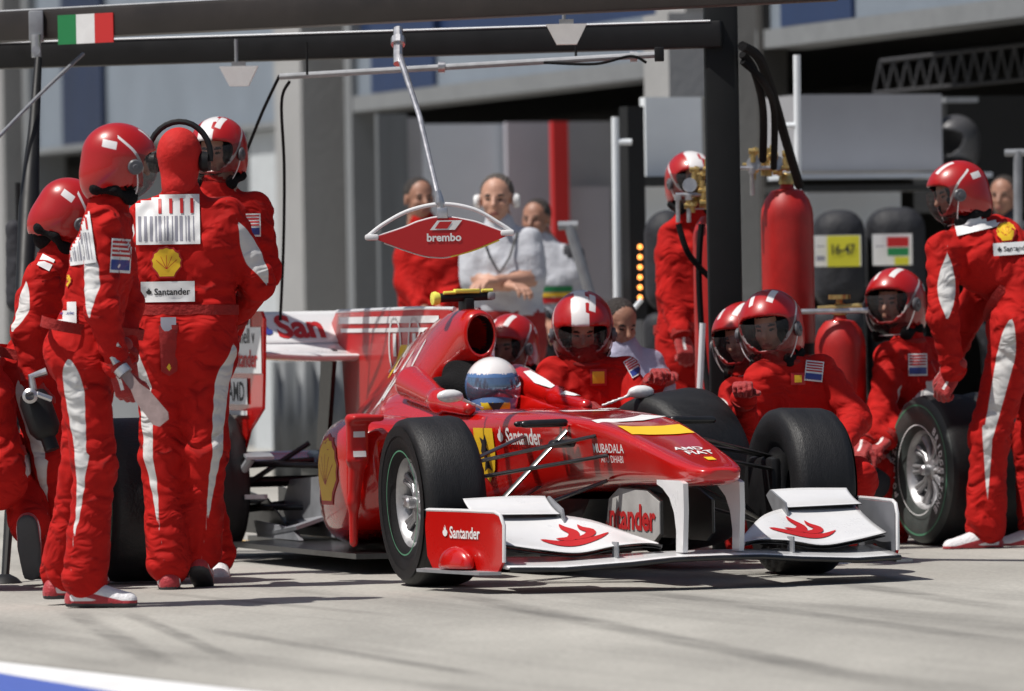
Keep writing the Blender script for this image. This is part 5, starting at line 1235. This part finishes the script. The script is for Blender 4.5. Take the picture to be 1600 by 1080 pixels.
def fbox(u0, u1, v0, v1, z0, z1, mb=None, bev=0):
    """box in facade frame: u along the front (towards the camera positive), v into the building"""
    c = -EY*(u0+u1)/2+EX*(v0+v1)/2+V3(0, 0, (z0+z1)/2); m = mb or MB(); m.obox(c, np.array([-EY, EX, V3(0, 0, 1)]), (abs(u1-u0)/2, abs(v1-v0)/2, (z1-z0)/2), 0, bev); return m
M['pale_door'] = mat('pale_door_paint', (.50, .53, .55), .6, var=.08)
def U(px): return float((FP(px, 493)-bb) @ (-EY))
zl2 = float(FP(820, 145)[2]); zl3 = float(FP(1400, 52)[2]); zl1 = float(FP(300, 215)[2])
print('lintel z', zl1, zl2, zl3)
TOP = 6.5
def pillar(pxa, pxb, pxc, name='pillar', mm='pillar'):
    """front face spans pxa..pxb, end face pxb..pxc"""
    u0 = U(pxa); u1 = U(pxb); p = bb-EY*u1
    # width of the end face: solve v so that it projects to pxc
    v = 0.05
    while v < 5:
        q_ = p+EX*v
        if 800+F*q_[0]/q_[1] >= pxc: break
        v += .01
    fbox(u0, u1, -.06, v, 0, TOP).build(name, mm, bl)
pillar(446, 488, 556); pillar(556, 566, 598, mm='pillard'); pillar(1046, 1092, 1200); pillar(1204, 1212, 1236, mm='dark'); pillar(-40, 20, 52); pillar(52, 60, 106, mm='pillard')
# upper walls and fascias
def fascia(pxa, pxb, z0, parts):
    u0, u1 = U(pxa), U(pxb)
    for (za, zb, v0, mm, nm) in parts: fbox(u0, u1, v0, v0+.35, z0+za, z0+zb).build(nm, mm, bl)
fascia(560, 1060, zl2, [(0, .12, -.05, 'trim', 'fascia_trim'), (.12, .42, .0, 'wallb', 'fascia'), (.42, 3.5, .03, 'blue', 'upper_wall')])
fascia(1200, 1700, zl3, [(0, .12, -.05, 'trim', 'fascia_trim'), (.12, .40, .0, 'wallb', 'fascia'), (.40, 3.5, .03, 'blue', 'upper_wall')])
fascia(60, 450, zl1, [(0, .05, -.05, 'trim', 'fascia_trim'), (.05, 3.9, .03, 'wallb', 'upper_wall')])
fbox(U(106), U(168), -.02, .02, zl1+.02, 6).build('blue_panel', 'blued', bl)
fbox(U(592), U(690), -.03, .02, zl2+.125, 6).build('blue_panel', 'blue', bl)  # deep blue end; the grey-blue fascia beyond it paints a reflection
fbox(U(1234), U(1345), -.03, .02, zl3+.125, 6).build('blue_panel', 'blue', bl)  # left third kept deep blue; grey-blue rest has the sheet's reflection painted in
fbox(U(100), U(385), .25, .35, 0, zl1).build('closed_door', 'pillard', bl)
fbox(U(385), U(452), .05, .15, 0, zl1-.01).build('white_door', 'pale_door', bl)
# interior
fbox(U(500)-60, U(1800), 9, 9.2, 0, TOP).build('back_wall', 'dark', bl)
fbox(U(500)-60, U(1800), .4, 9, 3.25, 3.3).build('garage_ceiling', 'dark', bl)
fbox(U(-100)-60, U(1800), -.3, 9.3, TOP, TOP+.2).build('roof', 'pillard', bl)
fbox(U(-400), U(-40), .0, .3, 0, TOP).build('end_wall', 'pillar', bl)
# corrugated shutter seen inside left of the partitions
v = []; f = []
def gbox(name, label, cat, x0, y0, x1, y1, Y, dep, mm, group=None, parent=None, bev=.0, z0=None):
    """box square to the garages whose front face covers these photo bounds at distance Y"""
    a = W(x0, y1, Y); t_ = W(x0, y0, Y); w = None
    k = W(x1, (y0+y1)/2, Y); L = (k[0]-a[0])/math.cos(CA)
    # right corner lies further away by sin, correct for perspective
    L = L*(1+ (L*math.sin(CA))/Y*0.02)
    zb = a[2] if z0 is None else z0
    c = a*V3(1, 1, 0)+EX*L/2+EY*dep/2; 
    m = MB(); m.obox(V3(0, 0, (t_[2]-zb)/2), np.array([EX, EY, V3(0, 0, 1)]), (L/2, dep/2, (t_[2]-zb)/2), 0, bev)
    if parent is None:
        o = m.build(name, mm); o.location = (c[0], c[1], zb); tag(o, label, cat, group)
    else:
        o = m.build(name, mm, parent); o.location = Vector((c[0], c[1], zb))-parent.location
    return o
PG = 'partition panels inside the open garage'
gbox('partition_panel', 'pale blue-grey partition panel behind the lollipop sign', 'panel', 664, 194, 797, 560, 42, .06, 'panel', PG, z0=0)
gbox('partition_panel', 'mauve-grey partition panel left of the red upright', 'panel', 798, 191, 866, 560, 42.1, .06, 'panelm', PG, z0=0)
gbox('red_upright', 'narrow red upright between two grey partition panels', 'upright', 866, 190, 889, 352, 41.8, .06, 'redflag', z0=0)
gbox('partition_panel', 'mid-grey partition panel right of the red upright', 'panel', 890, 190, 1004, 560, 42.2, .06, 'panelg', PG, z0=0)
gbox('partition_panel', 'paler lower half-panel on the grey partition right of the red upright', 'panel', 892, 292, 955, 470, 42.0, .03, 'panelm', PG)
gbox('partition_panel', 'dark ribbed shutter panel beside the left grey pillar', 'panel', 598, 178, 640, 640, 41.0, .06, 'shutter', PG, z0=0)
gbox('partition_panel', 'grey ribbed shutter edge between the dark shutter and the pale panel', 'panel', 640, 184, 663, 640, 41.2, .06, 'panelg', PG, z0=0)
# corrugated closed shutter behind the rear wing
m = MB(); 
a_ = W(440, 500, 46); a_[2] = 0; n_ = 24; vs = []; fs = []
for i in range(n_+1):
    p = EX*(i*.034)+EY*(.02*math.sin(i*1.7)+.012*math.sin(i*.53)); vs += [p, p+V3(0, 0, .78)]
for i in range(n_): fs.append([2*i, 2*i+2, 2*i+3, 2*i+1])
o = mesh_obj('curtain', vs, fs, 'shutter'); o.location = tuple(W(425, 500, 40)*V3(1, 1, 0)); tag(o, 'low dark ribbed barrier standing behind the rear wing', 'barrier'); o.name = 'ribbed_barrier'
sm = o.modifiers.new('s', 'SOLIDIFY'); sm.thickness = .01
# bay three: equipment wall
gbox('equipment_cabinet', 'large grey cabinet panel hanging high on the right above the tyre blankets', 'cabinet', 1249, 148, 1478, 268, 34.6, .5, 'panelg')
gbox('shelf', 'thin grey shelf below the large cabinet panel', 'shelf', 1232, 272, 1560, 280, 34.2, .3, 'panel')
gbox('shelf', 'lower dark shelf under the thin grey one', 'shelf', 1232, 290, 1460, 300, 34.2, .35, 'carbon')
gbox('back_panel', 'pale strip of panel above the black tyre blankets on the right', 'panel', 1262, 302, 1412, 420, 34.9, .05, 'panel')
gbox('white_screen', 'tall white screen panel left of the post with a sheen', 'screen', 1010, 152, 1098, 276, 33, .08, 'panelw')
gbox('white_box', 'small white panel below the tall white screen', 'panel', 1006, 292, 1060, 420, 33.2, .2, 'panelw')
gbox('shelf', 'dark shelf between the tall white screen and the small panel', 'shelf', 1003, 276, 1108, 291, 32.8, .3, 'carbon')
gbox('stone_block', 'pale block of wall standing above the white screen beside the post', 'wall block', 1046, 20, 1112, 152, 35.5, .4, 'pillar')
def tower(label, x0, y0, x1, y1, Y, mm='black'):
    return gbox('light_tower', label, 'tower', x0, y0, x1, y1, Y, .12, mm)
tw = tower('tall narrow black tower with a row of six orange lamps', 986, 166, 1009, 500, 32.5)
for k in range(6):
    p = W(1000, 386+15.8*k, 32.35); 
    M['led'] = M.get('led') or mat('orange_lamp', (.9, .4, .1), .4, emit=((1, .30, .06), 3.5))
    m = MB(); m.lathe([(0, .0), (.013, 0), (.011, .008), (0, .011)], (0, 0, 0), (0, -1, 0), 12); o = m.build('lamp', 'led', tw); o.location = Vector(p)-tw.location
# tyre stacks under blankets
def blanket(label, x0, y0, x1, y1, Y, cards=()):
    p = W((x0+x1)/2, y1, Y); w = (x1-x0)*Y/F; zt = W(x0, y0, Y)[2]
    t = empty('tyre_stack', (p[0], p[1], 0), label, 'tyre stack', 'tyres under black blankets')
    for k in range(3):
        zz = zt*(k+.5)/3; hgt = zt/3
        V, Q = sdf_mesh([Bo((.012*(k-1), 0, zz), (w*.5, .26, hgt*.5+.004), .07 if k < 2 else .12)], .02, .02); mesh_obj('wrapped_tyre', V, Q, 'blanket', t)
    return t
M['blanket'] = mat('black_blanket', (.014, .015, .020), .7, var=.3, bump=.6, bscale=14)
t1 = blanket('wrapped tyre stack with the yellow and white card', 1268, 330, 1348, 480, 33.2)
t2 = blanket('wrapped tyre stack with the white and coloured card', 1352, 326, 1442, 480, 33.4)
t3 = blanket('wrapped tyre stack under the small white panel left of the post', 1006, 330, 1075, 512, 31.6)
def card(t, x0, y0, x1, y1, Y, mm, name='card', txt=None):
    a = W(x0, y1, Y); b_ = W(x1, y0, Y); o = MB().box((a[0], a[1], a[2]), (b_[0], a[1]+.008, b_[2])).build(name, mm, t, False); o.location = -t.location
    if txt:
        g_ = text_geo(txt, .02); w = (b_[0]-a[0])*.72; l = mesh_obj('lettering', [((a[0]+b_[0])/2+x*w, a[1]-.004, (a[2]+b_[2])/2+.01+y*w*1.3) for x, y in g_[0]], g_[1], 'blackp', t); l.location = -t.location
M['yel2'] = mat('yellow_card', (.62, .58, .03), .6, var=.08)
card(t1, 1273, 367, 1345, 417, 32.55, 'white'); card(t1, 1293, 368, 1343, 417, 32.5, 'yel2', 'card', '16-47'); card(t1, 1276, 384, 1289, 386, 32.50, 'greyp', 'print'); card(t1, 1276, 400, 1289, 408, 32.50, 'greyp', 'print')
card(t2, 1364, 365, 1425, 415, 32.7, 'white'); card(t2, 1386, 370, 1420, 386, 32.65, 'redp', 'print'); card(t2, 1387, 387, 1420, 400, 32.65, 'greenp', 'print'); card(t2, 1398, 401, 1420, 414, 32.65, 'yel2', 'print'); card(t2, 1368, 384, 1382, 386, 32.65, 'greyp', 'print')
# poles
def pole(name, label, a, b_, r, mm='metal', cat='pole', rungs=()):
    A, B = W(*a), W(*b_); m = MB(); m.tube([A-B, V3(0, 0, 0)], r, 10)
    for (c_, d_) in rungs: m.tube([W(*c_)-B, W(*d_)-B], r*.8, 8)
    o = m.build(name, mm); o.location = B; return tag(o, label, cat)
def toground(px, Y): return (px, 493+CH*F/Y-(px-800)*.01746, Y)
pole('ladder_frame', 'thin white upright with a short rung left of the lamp tower', (961, 183, 32), toground(968, 32), .020, 'panelw', 'frame', [((961, 222, 32), (987, 222, 32))])
pole('ladder_frame', 'thin white upright with a short rung right of the post', (1245, 86, 30), toground(1252, 30), .018, 'panelw', 'frame', [((1205, 197, 30), (1245, 196, 30))])
pole('t_stand', 'grey T-shaped stand at the right edge beside the bending crewman', (1590, 236, 31), toground(1592, 31), .022, 'dullmetal', 'stand', [((1570, 239, 31), (1612, 238, 31))])
pole('jack_handle', 'grey slanting jack handle right of the man in the pale vest', (889, 352, 31), (925, 470, 31), .028, 'dullmetal', 'jack handle', [((872, 353, 31), (903, 352, 31))])
pole('prop', 'short pale slanting prop beside the lamp tower', (1003, 468, 30), (975, 500, 30), .012, 'panelw', 'prop')
pole('handle_pole', 'pale curved handle standing left of the post behind the wheel', (1098, 505, 27.2), (1092, 640, 27.2), .014, 'panelw', 'handle')
# truss high on the right
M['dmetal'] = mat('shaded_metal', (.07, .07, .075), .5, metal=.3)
t = empty('roof_truss', W(1400, 140, 37), 'silver lattice truss under the garage ceiling at the right', 'truss')
tb = W(1400, 140, 37); m = MB(); 
A_ = [W(1365+i*21, 146-2*i, 37)-tb for i in range(13)]; B_ = [W(1365+i*21+10, 96-2.5*i, 37)-tb for i in range(13)]
for i in range(13):
    m.tube([A_[i], B_[i]], .007, 6)
    if i < 12: m.tube([B_[i], A_[i+1]], .007, 6)
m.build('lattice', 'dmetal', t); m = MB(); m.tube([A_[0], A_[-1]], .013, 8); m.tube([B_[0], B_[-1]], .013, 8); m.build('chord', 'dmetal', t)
# hanging gear in the right bay
gbox('control_rack', 'black rack of gear in the shade at the upper right', 'rack', 1482, 150, 1640, 330, 36, .5, 'black')
gbox('light_fitting', 'small pale strip light at the corner of the black rack', 'light fitting', 1478, 152, 1530, 160, 35.6, .1, 'dullmetal')
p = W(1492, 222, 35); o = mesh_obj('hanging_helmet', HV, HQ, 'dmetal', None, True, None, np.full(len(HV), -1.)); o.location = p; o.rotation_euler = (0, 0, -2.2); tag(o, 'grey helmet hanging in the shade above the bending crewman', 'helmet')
# gas bottles
def bottle(label, x0, x1, ytop, Y, zbot=0.0, hd=0.0):
    r = (x1-x0)*Y/F/2; p = W((x0+x1)/2, ytop, Y); H_ = p[2]
    t = empty('gas_bottle', (p[0], p[1], 0), label, 'gas bottle', 'red gas bottles beside the post')
    m = MB(); m.lathe([(0, 0), (r*.9, 0), (r, .03), (r, H_-r*1.25), (r*.97, H_-r*.95), (r*.85, H_-r*.6), (r*.6, H_-r*.25), (r*.28, H_-.02), (r*.22, H_), (0, H_)], (0, 0, 0), (0, 0, 1), 40); m.build('cylinder', 'bottle', t)
    m = MB(); m.lathe([(r*.22, 0), (r*.30, .0), (r*.30, .03), (r*.2, .05), (0, .05)], (0, 0, H_), (0, 0, 1), 20); m.build('collar', 'brass', t)
    return t, H_, r
def valves(t, H_, seed, dx=0, hgt=.22, lw=.10):
    rg = random.Random(seed); m = MB(); b_ = V3(dx, -.03, H_+.04)
    m.tube([b_, b_+V3(0, 0, .08)], .018, 10)
    for k in range(11):
        c = b_+V3(rg.uniform(-lw, lw), rg.uniform(-.08, .0), rg.uniform(-.02, hgt)); rr = rg.uniform(.011, .02); m.tube([c-V3(.02, 0, 0), c+V3(.025, 0, .0)], rr, 10); m.lathe([(0, -.006), (rr*1.5, -.006), (rr*1.5, .006), (0, .006)], c+V3(.01, 0, 0), (1, .2, 0), 6); m.tube([c, c+V3(0, 0, rg.choice([-.05, .05]))], .012, 8)
    m.tube([b_+V3(-lw, -.02, .05), b_+V3(lw, -.02, .05)], .010, 8); m.build('brass_valve', 'brass', t)
    for k in range(2):
        m = MB(); c = b_+V3((-.05, .055)[k], -.06, hgt*.45); m.lathe([(0, -.02), (.032, -.02), (.034, .0), (.032, .008), (0, .008)], c, (.3*(k-.5), -1, .1), 20); m.build('gauge', 'metal', t)
    m = MB()
    for x in (-lw*.8, -lw*.1): m.tube([b_+V3(x-.05, -.06, .02), b_+V3(x-.05, -.06, -.09)], .010, 8); m.tube([b_+V3(x-.05, -.06, .035), b_+V3(x-.05, -.06, .01)], .017, 10)
    m.tube([b_+V3(-lw*.8-.06, -.06, .035), b_+V3(lw*.3, -.06, .035)], .009, 8); m.build('outlet', 'metal', t)
t, H_, r_ = bottle('largest red gas bottle right of the post with gauges on top', 1188, 1270, 288, 27.9); valves(t, H_, 3, -.10, .12, .10)
m = MB(); m.lathe([(r_+.004, 0), (r_+.012, .0), (r_+.012, .05), (r_+.004, .05)], (0, 0, .85), (0, 0, 1), 40); m.build('strap', 'black', t)
t, H_, r_ = bottle('narrow red gas bottle left of the post', 1082, 1150, 330, 27.7); valves(t, H_, 8, -.06, .17, .07)
t, H_, r_ = bottle('short red gas bottle standing behind the two crouching crewmen', 1272, 1352, 492, 27.6); 
m = MB(); m.tube([(-.10, -.02, H_+.03), (.10, -.02, H_+.04)], .012, 8); m.tube([(0, 0, H_), (0, 0, H_+.08)], .016, 8); m.lathe([(0, 0), (.05, 0), (.05, .02), (0, .02)], (0, 0, H_+.07), (0, 0, 1), 20); m.build('hand_wheel', 'brass', t)
m = MB(); m.tube([W(1252, 487, 27.5)-W(1300, 487, 27.5), W(1356, 485, 27.5)-W(1300, 487, 27.5)], .012, 8); o = m.build('trolley_bar', 'metal'); o.location = W(1300, 487, 27.5); tag(o, 'short metal trolley bar between the crouching crewmen’s helmets', 'bar')
# dark gear on the far left behind the men
p = W(30, 420, 30); t = empty('tripod_case', (p[0], p[1], 0), 'dark bag on a slim stand in the far left background', 'equipment')
V, Q = sdf_mesh([C((0, 0, p[2]-.15), (-.02, 0, p[2]+.2), .07, .045, .006)], .015, .02); mesh_obj('bag', V, Q, 'darkcloth', t); m = MB(); m.tube([(0, 0, 0), (0, 0, p[2]+.42)], .014, 8); m.build('stand', 'black', t)

# ---------------------------------------------------------------- ground
g = bpy.data.materials.new('pit_lane_concrete'); g.use_nodes = True; nt = g.node_tree; b = nt.nodes['Principled BSDF']; b.inputs['Roughness'].default_value = .85
tc = nn(nt, 'ShaderNodeTexCoord'); 
def noise(sc, det, mp_scale, rot=0, ro=.6):
    mp = nn(nt, 'ShaderNodeMapping'); mp.inputs['Scale'].default_value = mp_scale; mp.inputs['Rotation'].default_value = (0, 0, rot); nt.links.new(tc.outputs['Object'], mp.inputs['Vector'])
    n_ = nn(nt, 'ShaderNodeTexNoise'); n_.inputs['Scale'].default_value = sc; n_.inputs['Detail'].default_value = det; n_.inputs['Roughness'].default_value = ro; nt.links.new(mp.outputs[0], n_.inputs['Vector']); return n_
def ramp(n_, a, b_, lo_, hi_):
    r = nn(nt, 'ShaderNodeMapRange'); r.inputs['From Min'].default_value = a; r.inputs['From Max'].default_value = b_; r.inputs['To Min'].default_value = lo_; r.inputs['To Max'].default_value = hi_; nt.links.new(n_.outputs[0], r.inputs['Value']); return r
def mul(a, b_):
    m_ = nn(nt, 'ShaderNodeMath', operation='MULTIPLY'); nt.links.new(a.outputs[0], m_.inputs[0]); nt.links.new(b_.outputs[0], m_.inputs[1]); return m_
th = -math.atan2(carfx[1], carfx[0])
def noise2(sc, det, ang, mp_scale, ro=.6):
    m1 = nn(nt, 'ShaderNodeMapping'); m1.inputs['Rotation'].default_value = (0, 0, -ang); nt.links.new(tc.outputs['Object'], m1.inputs['Vector'])
    m2 = nn(nt, 'ShaderNodeMapping'); m2.inputs['Scale'].default_value = mp_scale; nt.links.new(m1.outputs[0], m2.inputs['Vector'])
    n_ = nn(nt, 'ShaderNodeTexNoise'); n_.inputs['Scale'].default_value = sc; n_.inputs['Detail'].default_value = det; n_.inputs['Roughness'].default_value = ro; nt.links.new(m2.outputs[0], n_.inputs['Vector']); return n_
def gpt(px, py): p = W(px, py, GY(px, py)); return p
da = math.atan2(carfx[1], carfx[0])
n1 = ramp(noise(1.1, 9, (1, .35, 1)), .35, .7, .80, 1.12); n2 = ramp(noise(45, 4, (1, .4, 1)), .3, .7, .86, 1.08)
n3 = ramp(noise2(1.5, 5, da, (.12, 1.6, 1)), .50, .70, 1.0, .78); n4 = ramp(noise2(1.0, 4, da+.10, (.07, 1.8, 1)), .56, .68, 1.0, .80)
mm_ = mul(mul(n1, n2), mul(n3, n4))
# tyre marks laid down by cars leaving the box
brk = ramp(noise2(6, 4, da, (.2, 1, 1)), .35, .65, .25, 1.0)
for (ax_, ay_), (bx_, by_), hw_, dk in (((690, 925), (1430, 1075), .10, .34), ((1010, 925), (1600, 1005), .09, .26), ((110, 955), (260, 1040), .07, .30), ((200, 958), (370, 1032), .05, .34), ((330, 985), (780, 1060), .06, .30), ((1180, 890), (1600, 955), .10, .28), ((230, 925), (620, 962), .06, .20)):
    a, bq = gpt(ax_, ay_), gpt(bx_, by_); L_ = float(np.linalg.norm(bq-a)); t_ = (bq-a)/L_; n_ = np.array([-t_[1], t_[0], 0])
    def dotn(vec, off):
        d1 = nn(nt, 'ShaderNodeVectorMath', operation='DOT_PRODUCT'); d1.inputs[1].default_value = tuple(map(float, vec)); nt.links.new(tc.outputs['Object'], d1.inputs[0])
        s1 = nn(nt, 'ShaderNodeMath', operation='SUBTRACT'); s1.inputs[1].default_value = float(off); nt.links.new(d1.outputs['Value'], s1.inputs[0]); return s1
    lat = dotn(n_, n_@a); ab = nn(nt, 'ShaderNodeMath', operation='ABSOLUTE'); nt.links.new(lat.outputs[0], ab.inputs[0])
    e = ramp(ab, hw_*.4, hw_, 1.0, 0.0); lon = dotn(t_, t_@a+L_/2); ab2 = nn(nt, 'ShaderNodeMath', operation='ABSOLUTE'); nt.links.new(lon.outputs[0], ab2.inputs[0]); e2 = ramp(ab2, L_*.35, L_*.55, min(.6, dk*1.5), 0.0)
    k_ = mul(mul(e, e2), brk); iv = nn(nt, 'ShaderNodeMath', operation='SUBTRACT'); iv.inputs[0].default_value = 1.0; nt.links.new(k_.outputs[0], iv.inputs[1]); mm_ = mul(mm_, iv)
sc = nn(nt, 'ShaderNodeVectorMath', operation='SCALE'); sc.inputs[0].default_value = (.395, .38, .345); nt.links.new(mm_.outputs[0], sc.inputs['Scale']); nt.links.new(sc.outputs[0], b.inputs['Base Color'])
nb = noise(160, 3, (1, 1, 1)); bp = nn(nt, 'ShaderNodeBump'); bp.inputs['Strength'].default_value = .25; bp.inputs['Distance'].default_value = .004; nt.links.new(nb.outputs[0], bp.inputs['Height']); nt.links.new(bp.outputs[0], b.inputs['Normal'])
M['ground'] = g
o = mesh_obj('ground', [(-150, -60, 0), (150, -60, 0), (150, 250, 0), (-150, 250, 0)], [[0, 1, 2, 3]], 'ground', None, False); tag(o, kind='structure')
def gp(px, py): p = W(px, py, GY(px, py)); p[2] = 0; return p
def strip(name, a0, a1, b0, b1, mm, z, ext=0, ext0=None):
    """a0-a1 far edge, b0-b1 near edge (photo pixels)"""
    A, B, C_, D = gp(*a0), gp(*a1), gp(*b1), gp(*b0); e0 = ext if ext0 is None else ext0
    d = unit(B-A); d2_ = unit(C_-D); A = A-d*e0; D = D-d2_*e0; B = B+d*ext; C_ = C_+d2_*ext
    o = mesh_obj(name, [p+V3(0, 0, z) for p in (D, C_, B, A)], [[0, 1, 2, 3]], mm, None, False); return tag(o, kind='structure')
M['lw'] = mat('white_line_paint', (.72, .72, .72), .7, var=.06); M['lb'] = mat('blue_line_paint', (.07, .12, .42), .7, var=.1); M['ly'] = mat('yellow_line_paint', (.70, .42, .10), .7, var=.15, vscale=6)
strip('white_line', (0, 1036), (390, 1081), (0, 1056), (150, 1081), 'lw', .004, 6); strip('blue_edge', (0, 1056), (150, 1081), (-200, 1200), (100, 1260), 'lb', .008, 4)
ya = GY(390, 852)
strip('yellow_line', (300, 838), (575, 864), (300, 844), (575, 871), 'ly', .004, .3); strip('yellow_line', (1080, 864), (1240, 868), (1080, 868), (1240, 873), 'ly', .004, 0)

# ---------------------------------------------------------------- light
sv = unit(V3(-.58, -.24, 1.22)); el = math.asin(sv[2])
sl = bpy.data.lights.new('sun', 'SUN'); sl.energy = 4.6; sl.angle = math.radians(.6); sl.color = (1, .96, .90)
so = bpy.data.objects.new('sun', sl); COL.objects.link(so); so.rotation_euler = Vector(sv).to_track_quat('Z', 'Y').to_euler(); so.location = (0, 0, 20)
w = bpy.data.worlds.new('World'); S.world = w; w.use_nodes = True; nt = w.node_tree; bg = nt.nodes['Background']
sk = nn(nt, 'ShaderNodeTexSky', sky_type='NISHITA'); sk.sun_disc = False; sk.sun_elevation = el; sk.sun_rotation = math.atan2(sv[0], sv[1]); sk.air_density = 1; sk.dust_density = 2.5
nt.links.new(sk.outputs[0], bg.inputs[0]); bg.inputs[1].default_value = .065
S.view_settings.view_transform = 'Standard'; S.view_settings.look = 'None'; S.view_settings.exposure = 0.0; S.view_settings.gamma = 1
bpy.context.view_layer.update()
